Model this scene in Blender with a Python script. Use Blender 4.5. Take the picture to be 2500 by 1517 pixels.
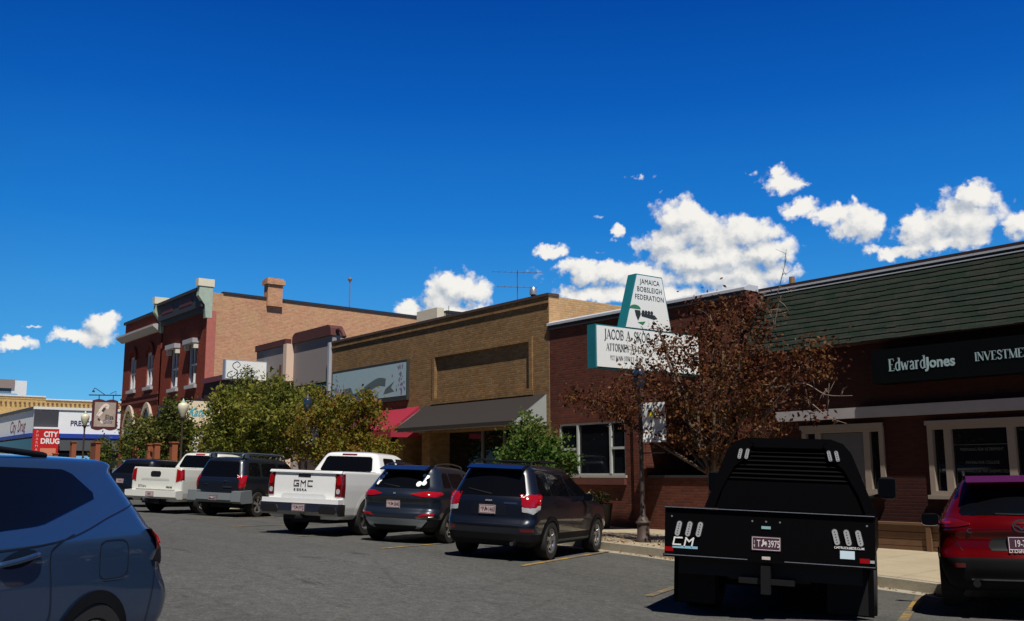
import bpy, math, random
import numpy as np
from mathutils import Vector, Matrix
D = bpy.data
scene = bpy.context.scene
for o in list(D.objects): D.objects.remove(o)
C = scene.collection
R = math.radians
rnd = random.Random(7)

# ---------------- camera ----------------
F = 2400.0
YAW = R(37.706); PITCH = R(9.288); ROLL = -0.004
fw = Vector((-math.cos(YAW)*math.cos(PITCH), math.sin(YAW)*math.cos(PITCH), math.sin(PITCH)))
rt = Vector((math.sin(YAW), math.cos(YAW), 0)).normalized()
up = rt.cross(fw)
r2 = rt*math.cos(ROLL) + up*math.sin(ROLL)
u2 = up*math.cos(ROLL) - rt*math.sin(ROLL)
cam = D.cameras.new('camera'); cam.sensor_width = 36; cam.lens = 36*F/2500.0
cam.clip_end = 3000; cam.clip_start = 0.05
cam_o = D.objects.new('camera', cam); C.objects.link(cam_o)
m = Matrix((r2, u2, -fw)).transposed().to_4x4(); m.translation = (0, 0, 1.62)
cam_o.matrix_world = m
scene.camera = cam_o

# ---------------- sun, sky ----------------
SUN = Vector((0.46, -0.195, 0.866)).normalized()
sl = D.lights.new('sun', 'SUN'); sl.energy = 5.0; sl.angle = R(0.53); sl.color = (1.0, 0.94, 0.85)
so = D.objects.new('sun', sl); C.objects.link(so)
so.rotation_euler = (-SUN).to_track_quat('-Z', 'Y').to_euler()
so.location = (30, -20, 60)
scene.view_settings.view_transform = 'Standard'
scene.view_settings.look = 'None'
scene.view_settings.exposure = 0.12
scene.view_settings.gamma = 1.0

class NT:
    def __init__(s, nt): s.nt = nt; nt.nodes.clear()
    def n(s, t, **kw):
        nd = s.nt.nodes.new(t)
        for k, v in kw.items():
            if k.startswith('i_'):
                key = k[2:]
                key = int(key) if key.isdigit() else key.replace('_', ' ')
                nd.inputs[key].default_value = v
            else: setattr(nd, k, v)
        return nd
    def l(s, a, b): s.nt.links.new(a, b)
    def math(s, op, a, b=None, c=None, clamp=False):
        nd = s.nt.nodes.new('ShaderNodeMath'); nd.operation = op; nd.use_clamp = clamp
        for i, v in enumerate((a, b, c)):
            if v is None: continue
            if isinstance(v, (int, float)): nd.inputs[i].default_value = v
            else: s.l(v, nd.inputs[i])
        return nd.outputs[0]
    def vmath(s, op, a, b=None):
        nd = s.nt.nodes.new('ShaderNodeVectorMath'); nd.operation = op
        for i, v in enumerate((a, b)):
            if v is None: continue
            if isinstance(v, (tuple, list)): nd.inputs[i].default_value = v
            elif isinstance(v, (int, float)): nd.inputs['Scale'].default_value = v
            else: s.l(v, nd.inputs[i])
        return nd.outputs['Value'] if op in ('LENGTH', 'DOT_PRODUCT') else nd.outputs[0]
    def smooth(s, x, a, b):
        nd = s.nt.nodes.new('ShaderNodeMapRange'); nd.interpolation_type = 'SMOOTHSTEP'
        s.l(x, nd.inputs[0]); nd.inputs[1].default_value = a; nd.inputs[2].default_value = b
        return nd.outputs[0]
    def mix(s, f, a, b, typ='RGBA'):
        nd = s.nt.nodes.new('ShaderNodeMix'); nd.data_type = typ
        i = {'RGBA': (6, 7, 2), 'FLOAT': (2, 3, 0), 'VECTOR': (4, 5, 1)}[typ]
        if isinstance(f, (int, float)): nd.inputs[0].default_value = f
        else: s.l(f, nd.inputs[0])
        for v, k in ((a, i[0]), (b, i[1])):
            if hasattr(v, 'links'): s.l(v, nd.inputs[k])
            else: nd.inputs[k].default_value = v if isinstance(v, (int, float)) or len(v) == 4 or typ != 'RGBA' else (*v, 1)
        return nd.outputs[i[2]]
    def noise(s, vec, scale, detail=4, rough=0.55, dist=0.0):
        nd = s.n('ShaderNodeTexNoise', i_Scale=scale, i_Detail=detail, i_Roughness=rough, i_Distortion=dist)
        if vec is not None: s.l(vec, nd.inputs['Vector'])
        return nd.outputs['Fac']

world = D.worlds.new('World'); scene.world = world; world.use_nodes = True
W = NT(world.node_tree)
sky = W.n('ShaderNodeTexSky'); sky.sky_type = 'NISHITA'; sky.sun_disc = False
sky.sun_elevation = math.asin(SUN.z); sky.sun_rotation = math.atan2(SUN.x, SUN.y)
sky.altitude = 2000; sky.air_density = 1.0; sky.dust_density = 0.25; sky.ozone_density = 4.0
hs = W.n('ShaderNodeHueSaturation', i_Saturation=1.5, i_Value=1.0)
W.l(sky.outputs[0], hs.inputs['Color'])
gm = W.n('ShaderNodeGamma', i_Gamma=1.25); W.l(hs.outputs[0], gm.inputs[0])
skl = W.vmath('SCALE', gm.outputs[0], 0.062)
# cumulus clouds laid out by compass bearing and elevation (degrees)
tc = W.n('ShaderNodeTexCoord'); sep = W.n('ShaderNodeSeparateXYZ'); W.l(tc.outputs['Generated'], sep.inputs[0])
az = W.math('MULTIPLY', W.math('ARCTAN2', sep.outputs[0], sep.outputs[1]), 57.29578)
el = W.math('MULTIPLY', W.math('ARCSINE', sep.outputs[2]), 57.29578)
cmb = W.n('ShaderNodeCombineXYZ'); W.l(az, cmb.inputs[0]); W.l(el, cmb.inputs[1])
P2 = cmb.outputs[0]
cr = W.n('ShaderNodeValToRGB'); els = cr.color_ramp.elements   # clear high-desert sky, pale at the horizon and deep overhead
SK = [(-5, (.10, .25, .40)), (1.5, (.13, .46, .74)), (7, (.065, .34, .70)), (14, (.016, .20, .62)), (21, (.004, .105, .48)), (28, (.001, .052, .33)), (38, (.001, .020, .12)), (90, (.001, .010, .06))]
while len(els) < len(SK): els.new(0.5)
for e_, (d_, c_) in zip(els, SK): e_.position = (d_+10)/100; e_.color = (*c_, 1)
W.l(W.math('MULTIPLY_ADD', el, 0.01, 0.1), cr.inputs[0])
back = W.math('MULTIPLY_ADD', W.smooth(sep.outputs[1], -0.35, 0.25), 0.62, 0.38)   # sky dimmed over the near side of the street to cut fill light
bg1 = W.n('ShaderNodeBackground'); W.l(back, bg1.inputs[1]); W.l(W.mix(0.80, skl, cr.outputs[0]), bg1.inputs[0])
nz = W.n('ShaderNodeTexNoise', i_Scale=0.5, i_Detail=4, i_Roughness=0.55); W.l(P2, nz.inputs['Vector'])
wv = W.vmath('SCALE', W.vmath('SUBTRACT', nz.outputs['Color'], (0.5, 0.5, 0.5)), 1.7)
nz2 = W.n('ShaderNodeTexNoise', i_Scale=2.6, i_Detail=3, i_Roughness=0.6); W.l(P2, nz2.inputs['Vector'])
wv2 = W.vmath('SCALE', W.vmath('SUBTRACT', nz2.outputs['Color'], (0.5, 0.5, 0.5)), 0.5)
CLOUDS = [(-55.66, 10.68, 1.71, 1.14, 1.0), (-56.51, 9.95, 1.43, 0.97, 1.0), (-54.31, 10.32, 0.94, 0.87, 1.0), (-58.21, 9.32, 1.04, 0.49, 1.0), (-55.77, 9.23, 2.74, 0.6, 1.0), (-75.29, 8.04, 0.98, 0.85, 1.0), (-76.27, 7.25, 1.74, 0.45, 0.9), (-74.78, 8.4, 0.61, 0.55, 1.0), (-79.22, 6.57, 1.05, 0.36, 0.9), (-78.61, 7.62, 0.93, 0.22, 0.6), (-42.2, 14.53, 1.67, 1.11, 1.0), (-43.22, 13.14, 2.02, 1.01, 1.0), (-40.8, 13.51, 1.86, 1.27, 1.0), (-38.67, 13.28, 2.09, 1.05, 1.0), (-37.55, 12.16, 2.01, 0.89, 1.0), (-40.85, 12.09, 3.94, 0.95, 1.0), (-47.16, 11.58, 3.0, 0.75, 0.85), (-44.24, 11.15, 2.42, 0.91, 0.85), (-39.47, 10.96, 3.88, 0.9, 0.8), (-47.67, 10.27, 2.18, 0.59, 0.9), (-44.27, 10.07, 4.01, 0.7, 1.0), (-39.03, 10.35, 2.33, 0.53, 0.8), (-49.85, 12.76, 1.05, 0.51, 0.9), (-46.98, 14.61, 1.05, 0.27, 0.55), (-45.89, 13.71, 0.47, 0.35, 0.8), (-47.13, 12.86, 0.99, 0.32, 0.5), (-44.7, 16.77, 1.32, 0.24, 0.55), (-43.37, 16.12, 0.66, 0.24, 0.55), (-36.43, 16.03, 1.34, 0.67, 0.85), (-36.64, 16.63, 0.57, 0.46, 0.8), (-35.05, 15.87, 0.77, 0.23, 0.6), (-38.35, 16.69, 0.37, 0.52, 0.4), (-35.35, 14.57, 1.27, 0.57, 0.7), (-33.79, 14.09, 1.25, 0.61, 0.8), (-32.39, 13.29, 1.47, 1.17, 1.0), (-32.41, 14.77, 0.49, 0.56, 0.5), (-28.86, 12.74, 1.74, 1.14, 1.0), (-26.96, 13.1, 1.91, 1.51, 1.0), (-26.35, 14.34, 1.08, 0.87, 1.0), (-29.99, 11.73, 1.99, 0.43, 0.85), (-27.67, 11.85, 2.04, 0.54, 0.9), (-24.21, 12.46, 1.03, 0.81, 0.95)]
def cloud(off, big=False):
    p = W.vmath('ADD', P2, off); pw = W.vmath('ADD', W.vmath('ADD', p, wv), wv2)
    den = None
    for (a, e, ra, re, k) in CLOUDS:
        if big and re < 0.75: continue
        sl_ = k
        if k < 0.7: k, sl_ = 0.16, 0.75
        else: ra *= .93; re *= .90
        d = W.vmath('MULTIPLY', W.vmath('SUBTRACT', pw, (a, e, 0)), (1/ra, 1/re, 0))
        q = W.math('MULTIPLY_ADD', W.vmath('LENGTH', d), -sl_, k)
        if den is None: den = q
        else:
            nd = W.n('ShaderNodeMath', operation='SMOOTH_MAX'); nd.inputs[2].default_value = 0.25; W.l(den, nd.inputs[0]); W.l(q, nd.inputs[1]); den = nd.outputs[0]
    # billows: rounded cells at three sizes
    b = None
    for sc, am in ((0.8, .62), (1.8, .34), (4.2, .12)):
        vo = W.n('ShaderNodeTexVoronoi', i_Scale=sc); vo.voronoi_dimensions = '2D'; vo.feature = 'SMOOTH_F1'; vo.inputs['Smoothness'].default_value = 0.35
        W.l(W.vmath('ADD', p, wv2), vo.inputs['Vector']); q = W.math('MULTIPLY', W.math('SUBTRACT', 0.55, vo.outputs['Distance']), am*1.9)
        b = q if b is None else W.math('ADD', b, q)
    fine = W.math('MULTIPLY', W.math('SUBTRACT', W.noise(p, 2.6, 6, 0.58), 0.5), 0.42)
    return den, W.math('ADD', W.math('ADD', den, W.math('MULTIPLY', b, 0.5)), fine)
d0, h0 = cloud((0, 0, 0)); d1, h1 = cloud((0.42, 0.60, 0), True)
mask = W.smooth(h0, -0.06, 0.46)
grad = W.math('SUBTRACT', h0, h1)     # positive where the sunward side is open
lit = W.math('MULTIPLY_ADD', grad, 0.72, 0.70)
lit = W.math('ADD', lit, W.math('MULTIPLY', W.math('SUBTRACT', W.noise(W.vmath('MULTIPLY', P2, (0.25, 0.7, 1)), 1.3, 3, 0.5), 0.5), 0.7))
litc = W.smooth(lit, 0.05, 1.2)
ccol = W.mix(litc, (0.40, 0.46, 0.54, 1), (0.94, 0.91, 0.85, 1))
bg2 = W.n('ShaderNodeBackground', i_Strength=0.92); W.l(ccol, bg2.inputs[0])
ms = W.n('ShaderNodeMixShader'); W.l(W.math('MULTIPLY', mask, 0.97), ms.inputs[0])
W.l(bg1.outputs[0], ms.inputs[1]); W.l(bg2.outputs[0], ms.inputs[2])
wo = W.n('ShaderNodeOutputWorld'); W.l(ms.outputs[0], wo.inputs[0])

# ---------------- materials ----------------
MATS = {}
def mat(name, col, rough=0.7, metal=0.0, var=0.12, vs=3.0, bump=0.0, bs=30.0, coat=0.0, spec=0.5, emit=None, trans=0.0, stain=0.0):
    if name in MATS: return MATS[name]
    mt = D.materials.new(name); mt.use_nodes = True; T = NT(mt.node_tree)
    pb = T.n('ShaderNodeBsdfPrincipled', i_Roughness=rough, i_Metallic=metal)
    pb.inputs['Specular IOR Level'].default_value = spec
    pb.inputs['Coat Weight'].default_value = coat; pb.inputs['Coat Roughness'].default_value = 0.04
    gp = T.n('ShaderNodeNewGeometry')
    c = (*col, 1)
    if var > 0:
        nz = T.noise(gp.outputs['Position'], vs, 6, 0.65)
        f = T.math('MULTIPLY_ADD', nz, 2*var, 1-var)
        if stain > 0:
            st = T.noise(T.vmath('MULTIPLY', gp.outputs['Position'], (1, 1, 0.25)), 0.9, 5, 0.7)
            f = T.math('MULTIPLY', f, T.math('SUBTRACT', 1.0, T.math('MULTIPLY', T.smooth(st, 0.5, 0.75), stain)))
        hv = T.n('ShaderNodeHueSaturation', i_Color=c); T.l(f, hv.inputs['Value'])
        T.l(hv.outputs[0], pb.inputs['Base Color'])
    else: pb.inputs['Base Color'].default_value = c
    if bump > 0:
        b = T.n('ShaderNodeBump', i_Strength=bump, i_Distance=0.01)
        T.l(T.noise(gp.outputs['Position'], bs, 3, 0.6), b.inputs['Height']); T.l(b.outputs[0], pb.inputs['Normal'])
    if emit:
        pb.inputs['Emission Color'].default_value = (*emit[0], 1); pb.inputs['Emission Strength'].default_value = emit[1]
    out = T.n('ShaderNodeOutputMaterial'); T.l(pb.outputs[0], out.inputs[0])
    MATS[name] = mt; return mt

def wallvec(T):
    g = T.n('ShaderNodeNewGeometry'); s = T.n('ShaderNodeSeparateXYZ'); T.l(g.outputs['Position'], s.inputs[0])
    sn = T.n('ShaderNodeSeparateXYZ'); T.l(g.outputs['True Normal'], sn.inputs[0])
    side = T.math('GREATER_THAN', T.math('ABSOLUTE', sn.outputs[0]), 0.6)
    u = T.mix(side, s.outputs[0], s.outputs[1], 'FLOAT')
    c = T.n('ShaderNodeCombineXYZ'); T.l(u, c.inputs[0]); T.l(s.outputs[2], c.inputs[1])
    return g, c.outputs[0]

def brick(name, c1, c2, mortar, bw=0.215, rh=0.072, ms=0.009, var=0.25, rough=0.85, stain=0.3, patch=None):
    if name in MATS: return MATS[name]
    mt = D.materials.new(name); mt.use_nodes = True; T = NT(mt.node_tree)
    g, v = wallvec(T)
    b = T.n('ShaderNodeTexBrick', i_Scale=1.0, i_Color1=(*c1, 1), i_Color2=(*c2, 1), i_Mortar=(*mortar, 1))
    b.inputs['Mortar Size'].default_value = ms; b.inputs['Brick Width'].default_value = bw; b.inputs['Row Height'].default_value = rh
    b.inputs['Mortar Smooth'].default_value = 0.3; b.inputs['Bias'].default_value = -0.1
    T.l(v, b.inputs['Vector'])
    n1 = T.noise(g.outputs['Position'], 7.0, 6, 0.75); n2 = T.noise(T.vmath('MULTIPLY', g.outputs['Position'], (1, 1, 0.35)), 0.7, 5, 0.7)
    f = T.math('MULTIPLY', T.math('MULTIPLY_ADD', n1, 2*var, 1-var), T.math('SUBTRACT', 1.0, T.math('MULTIPLY', T.smooth(n2, 0.48, 0.75), stain)))
    hv = T.n('ShaderNodeHueSaturation'); T.l(f, hv.inputs['Value'])
    col = b.outputs['Color']
    if patch: col = T.mix(T.math('MULTIPLY', T.smooth(T.noise(g.outputs['Position'], 1.1, 4, 0.6), 0.45, 0.7), 0.6), col, (*patch, 1))
    T.l(col, hv.inputs['Color'])
    pb = T.n('ShaderNodeBsdfPrincipled', i_Roughness=rough); T.l(hv.outputs[0], pb.inputs['Base Color'])
    pb.inputs['Specular IOR Level'].default_value = 0.25
    bp = T.n('ShaderNodeBump', i_Strength=0.6, i_Distance=0.012)
    h = T.math('SUBTRACT', T.math('MULTIPLY', n1, 0.5), b.outputs['Fac']); T.l(h, bp.inputs['Height']); T.l(bp.outputs[0], pb.inputs['Normal'])
    out = T.n('ShaderNodeOutputMaterial'); T.l(pb.outputs[0], out.inputs[0])
    MATS[name] = mt; return mt

def leafmat(name, cols, trans=0.3, hscale=0.9):
    mt = D.materials.new(name); mt.use_nodes = True; T = NT(mt.node_tree)
    g = T.n('ShaderNodeNewGeometry')
    cr = T.n('ShaderNodeValToRGB'); e = cr.color_ramp.elements
    while len(e) < len(cols): e.new(0.5)
    for i, c in enumerate(cols): e[i].position = i/(len(cols)-1); e[i].color = (*c, 1)
    nz = T.noise(g.outputs['Position'], hscale, 3, 0.5)
    f = T.math('ADD', T.math('MULTIPLY', g.outputs['Random Per Island'], 0.62), T.math('MULTIPLY', T.smooth(nz, 0.35, 0.65), 0.38))
    T.l(f, cr.inputs[0])
    df = T.n('ShaderNodeBsdfPrincipled', i_Roughness=0.55); T.l(cr.outputs[0], df.inputs['Base Color'])
    df.inputs['Specular IOR Level'].default_value = 0.12
    tr = T.n('ShaderNodeBsdfTranslucent'); T.l(cr.outputs[0], tr.inputs[0])
    mx = T.n('ShaderNodeMixShader', i_0=trans); T.l(df.outputs[0], mx.inputs[1]); T.l(tr.outputs[0], mx.inputs[2])
    out = T.n('ShaderNodeOutputMaterial'); T.l(mx.outputs[0], out.inputs[0]); MATS[name] = mt; return mt

def asphalt():
    mt = D.materials.new('asphalt'); mt.use_nodes = True; T = NT(mt.node_tree)
    g = T.n('ShaderNodeNewGeometry'); p = g.outputs['Position']
    fine = T.noise(p, 38, 4, 0.8); mid = T.noise(p, 6, 5, 0.7); big = T.noise(T.vmath('MULTIPLY', p, (0.25, 1, 1)), 0.45, 4, 0.6)
    f = T.math('MULTIPLY_ADD', fine, 2.6, -0.3); f = T.math('MAXIMUM', f, 0.25); f = T.math('MULTIPLY', f, T.math('MULTIPLY_ADD', mid, 1.0, 0.5)); f = T.math('MULTIPLY', f, T.math('MULTIPLY_ADD', T.noise(p, 15, 3, 0.9), 1.4, 0.3))
    f = T.math('MULTIPLY', f, T.math('MULTIPLY_ADD', big, 0.9, 0.55)); f = T.math('MULTIPLY', f, T.math('SUBTRACT', 1.0, T.math('MULTIPLY', T.smooth(T.noise(T.vmath('MULTIPLY', p, (0.5, 2.2, 1)), 1.1, 5, 0.75), 0.6, 0.72), 0.45)))
    vo = T.n('ShaderNodeTexVoronoi', i_Scale=0.35); vo.feature = 'DISTANCE_TO_EDGE'
    T.l(T.vmath('ADD', p, T.vmath('SCALE', T.n('ShaderNodeTexNoise', i_Scale=1.2, i_Detail=4).outputs['Color'], 1.6)), vo.inputs['Vector'])
    crack = T.math('MULTIPLY', T.math('SUBTRACT', 1.0, T.smooth(vo.outputs['Distance'], 0.003, 0.02)), 0.12)
    f = T.math('MULTIPLY', f, T.math('SUBTRACT', 1.0, crack))
    oil = T.smooth(T.noise(p, 1.3, 3, 0.5), 0.68, 0.8); f = T.math('MULTIPLY', f, T.math('SUBTRACT', 1.0, T.math('MULTIPLY', oil, 0.35)))
    hv = T.n('ShaderNodeHueSaturation', i_Color=(0.080, 0.080, 0.075, 1)); T.l(f, hv.inputs['Value'])
    pb = T.n('ShaderNodeBsdfPrincipled', i_Roughness=0.9); T.l(hv.outputs[0], pb.inputs['Base Color']); pb.inputs['Specular IOR Level'].default_value = 0.2
    bp = T.n('ShaderNodeBump', i_Strength=0.5, i_Distance=0.01); T.l(fine, bp.inputs['Height']); T.l(bp.outputs[0], pb.inputs['Normal'])
    out = T.n('ShaderNodeOutputMaterial'); T.l(pb.outputs[0], out.inputs[0]); MATS['asphalt'] = mt; return mt

def concrete(name, col):
    mt = D.materials.new(name); mt.use_nodes = True; T = NT(mt.node_tree)
    g = T.n('ShaderNodeNewGeometry'); p = g.outputs['Position']
    b = T.n('ShaderNodeTexBrick', i_Scale=1.0, i_Color1=(*col, 1), i_Color2=(*[c*0.92 for c in col], 1), i_Mortar=(*[c*0.45 for c in col], 1))
    b.offset = 0.0
    b.inputs['Mortar Size'].default_value = 0.008; b.inputs['Brick Width'].default_value = 1.5; b.inputs['Row Height'].default_value = 1.5
    T.l(p, b.inputs['Vector'])
    f = T.math('MULTIPLY', T.math('MULTIPLY_ADD', T.noise(p, 40, 3, 0.6), 0.5, 0.75), T.math('MULTIPLY_ADD', T.noise(p, 1.2, 6, 0.75), 0.5, 0.75))
    hv = T.n('ShaderNodeHueSaturation'); T.l(b.outputs[0], hv.inputs['Color']); T.l(f, hv.inputs['Value'])
    pb = T.n('ShaderNodeBsdfPrincipled', i_Roughness=0.85); T.l(hv.outputs[0], pb.inputs['Base Color'])
    out = T.n('ShaderNodeOutputMaterial'); T.l(pb.outputs[0], out.inputs[0]); MATS[name] = mt; return mt

def shingle():
    mt = D.materials.new('green_shingle'); mt.use_nodes = True; T = NT(mt.node_tree)
    g = T.n('ShaderNodeNewGeometry'); s = T.n('ShaderNodeSeparateXYZ'); T.l(g.outputs['Position'], s.inputs[0])
    c = T.n('ShaderNodeCombineXYZ'); T.l(s.outputs[0], c.inputs[0]); T.l(s.outputs[2], c.inputs[1])
    b = T.n('ShaderNodeTexBrick', i_Scale=1.0, i_Color1=(0.009, 0.021, 0.014, 1), i_Color2=(0.024, 0.029, 0.022, 1), i_Mortar=(0.008, 0.012, 0.008, 1))
    b.offset = 0.37; b.inputs['Mortar Size'].default_value = 0.004; b.inputs['Brick Width'].default_value = 0.31; b.inputs['Row Height'].default_value = 0.1265; b.inputs['Bias'].default_value = 0.1
    T.l(c.outputs[0], b.inputs['Vector'])
    f = T.math('MULTIPLY', T.math('MULTIPLY_ADD', T.noise(g.outputs['Position'], 45, 3, 0.7), 0.9, 0.55), T.math('MULTIPLY_ADD', T.noise(g.outputs['Position'], 2.2, 4, 0.6), 0.6, 0.7))
    hv = T.n('ShaderNodeHueSaturation'); T.l(b.outputs[0], hv.inputs['Color']); T.l(f, hv.inputs['Value'])
    pb = T.n('ShaderNodeBsdfPrincipled', i_Roughness=0.9); T.l(hv.outputs[0], pb.inputs['Base Color']); pb.inputs['Specular IOR Level'].default_value = 0.2
    out = T.n('ShaderNodeOutputMaterial'); T.l(pb.outputs[0], out.inputs[0]); MATS['green_shingle'] = mt; return mt

# ---------------- mesh builder ----------------
class MB:
    def __init__(s): s.v = []; s.f = []; s.m = []
    def quad(s, a, b, c, d, mi=0):
        n = len(s.v); s.v += [tuple(a), tuple(b), tuple(c), tuple(d)]; s.f.append((n, n+1, n+2, n+3)); s.m.append(mi); return s
    def poly(s, pts, mi=0):
        n = len(s.v); s.v += [tuple(p) for p in pts]; s.f.append(tuple(range(n, n+len(pts)))); s.m.append(mi); return s
    def box(s, x0, x1, y0, y1, z0, z1, mi=0):
        n = len(s.v)
        s.v += [(x, y, z) for z in (z0, z1) for y in (y0, y1) for x in (x0, x1)]
        for f in ((0, 2, 3, 1), (4, 5, 7, 6), (0, 1, 5, 4), (2, 6, 7, 3), (0, 4, 6, 2), (1, 3, 7, 5)):
            s.f.append(tuple(n+i for i in f)); s.m.append(mi)
        return s
    def prism(s, pts, axis, a, b, mi=0):
        """pts 2D; axis 'x' -> (y,z), 'y' -> (x,z), 'z' -> (x,y)"""
        def P(p, t):
            return {'x': (t, p[0], p[1]), 'y': (p[0], t, p[1]), 'z': (p[0], p[1], t)}[axis]
        n = len(s.v); k = len(pts)
        s.v += [P(p, a) for p in pts] + [P(p, b) for p in pts]
        s.f.append(tuple(range(n, n+k))); s.m.append(mi); s.f.append(tuple(range(n+2*k-1, n+k-1, -1))); s.m.append(mi)
        for i in range(k):
            j = (i+1) % k; s.f.append((n+i, n+k+i, n+k+j, n+j)); s.m.append(mi)
        return s
    def tube(s, path, rad, n=8, mi=0, cap=True):
        path = [Vector(p) for p in path]
        if isinstance(rad, (int, float)): rad = [rad]*len(path)
        base = len(s.v); ref = None
        for i, p in enumerate(path):
            d = (path[min(i+1, len(path)-1)] - path[max(i-1, 0)])
            if d.length < 1e-9: d = Vector((0, 0, 1))
            d.normalize()
            if ref is None: ref = Vector((1, 0, 0)) if abs(d.x) < 0.8 else Vector((0, 1, 0))
            a = d.cross(ref).normalized(); b = d.cross(a); ref = a.cross(d)
            for k in range(n):
                t = 2*math.pi*k/n; s.v.append(tuple(p + (a*math.cos(t) + b*math.sin(t))*rad[i]))
        for i in range(len(path)-1):
            for k in range(n):
                k2 = (k+1) % n; s.f.append((base+i*n+k, base+i*n+k2, base+(i+1)*n+k2, base+(i+1)*n+k)); s.m.append(mi)
        if cap:
            s.f.append(tuple(base+k for k in range(n-1, -1, -1))); s.m.append(mi)
            e = base+(len(path)-1)*n; s.f.append(tuple(e+k for k in range(n))); s.m.append(mi)
        return s
    def lathe(s, prof, c=(0, 0, 0), n=20, axis='z', mi=0):
        """prof list of (r, t) along the axis"""
        base = len(s.v)
        for r, t in prof:
            for k in range(n):
                a = 2*math.pi*k/n; x, y = r*math.cos(a), r*math.sin(a)
                p = (x, y, t) if axis == 'z' else (x, t, y)
                s.v.append((c[0]+p[0], c[1]+p[1], c[2]+p[2]))
        for i in range(len(prof)-1):
            for k in range(n):
                k2 = (k+1) % n; s.f.append((base+i*n+k, base+i*n+k2, base+(i+1)*n+k2, base+(i+1)*n+k)); s.m.append(mi)
        return s
    def build(s, name, mats, parent=None, smooth=False, angle=None, fix=True):
        me = D.meshes.new(name); me.from_pydata(s.v, [], s.f)
        if not isinstance(mats, (list, tuple)): mats = [mats]
        for mt in mats: me.materials.append(mt)
        if len(mats) > 1: me.polygons.foreach_set('material_index', s.m)
        if fix:
            import bmesh
            bm = bmesh.new(); bm.from_mesh(me); bmesh.ops.recalc_face_normals(bm, faces=bm.faces); bm.to_mesh(me); bm.free()
        if smooth:
            me.polygons.foreach_set('use_smooth', [True]*len(me.polygons))
            if angle: me.set_sharp_from_angle(angle=R(angle))
        me.update()
        o = D.objects.new(name, me); C.objects.link(o)
        if parent: o.parent = parent
        return o

def tag(o, label=None, cat=None, group=None, kind=None):
    if label: o['label'] = label
    if cat: o['category'] = cat
    if group: o['group'] = group
    if kind: o['kind'] = kind
    return o
def thing(name, label, cat, loc=(0, 0, 0), group=None):
    o = D.objects.new(name, None); C.objects.link(o); o.location = loc; o.empty_display_size = 0.2
    return tag(o, label, cat, group)
def ptag(o, label): o['label'] = label; return o

# ---------------- lettering ----------------
def basis(loc, xd, ud):
    xd = Vector(xd).normalized(); ud = Vector(ud).normalized(); n = xd.cross(ud)
    m = Matrix((xd, ud, n)).transposed().to_4x4(); m.translation = Vector(loc); return m
def text(s, size, loc, xd, ud, mt, parent=None, name='lettering', bold=0.0, sx=1.0, shear=0.0, align='LEFT', depth=0.006, space=1.0):
    cu = D.curves.new('t', 'FONT'); cu.body = s; cu.size = size; cu.offset = bold*size; cu.extrude = depth; cu.shear = shear
    cu.align_x = align; cu.space_character = space; cu.resolution_u = 3; cu.space_line = 0.9
    ob = D.objects.new('t', cu); C.objects.link(ob)
    dg = bpy.context.evaluated_depsgraph_get(); dg.update()
    me = D.meshes.new_from_object(ob.evaluated_get(dg)); D.objects.remove(ob); D.curves.remove(cu)
    me.name = name
    me.transform(Matrix.Diagonal((sx, 1, 1, 1))); me.transform(basis(loc, xd, ud))
    me.materials.clear(); me.materials.append(mt)
    o = D.objects.new(name, me); C.objects.link(o)
    if parent: o.parent = parent
    return o
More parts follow.
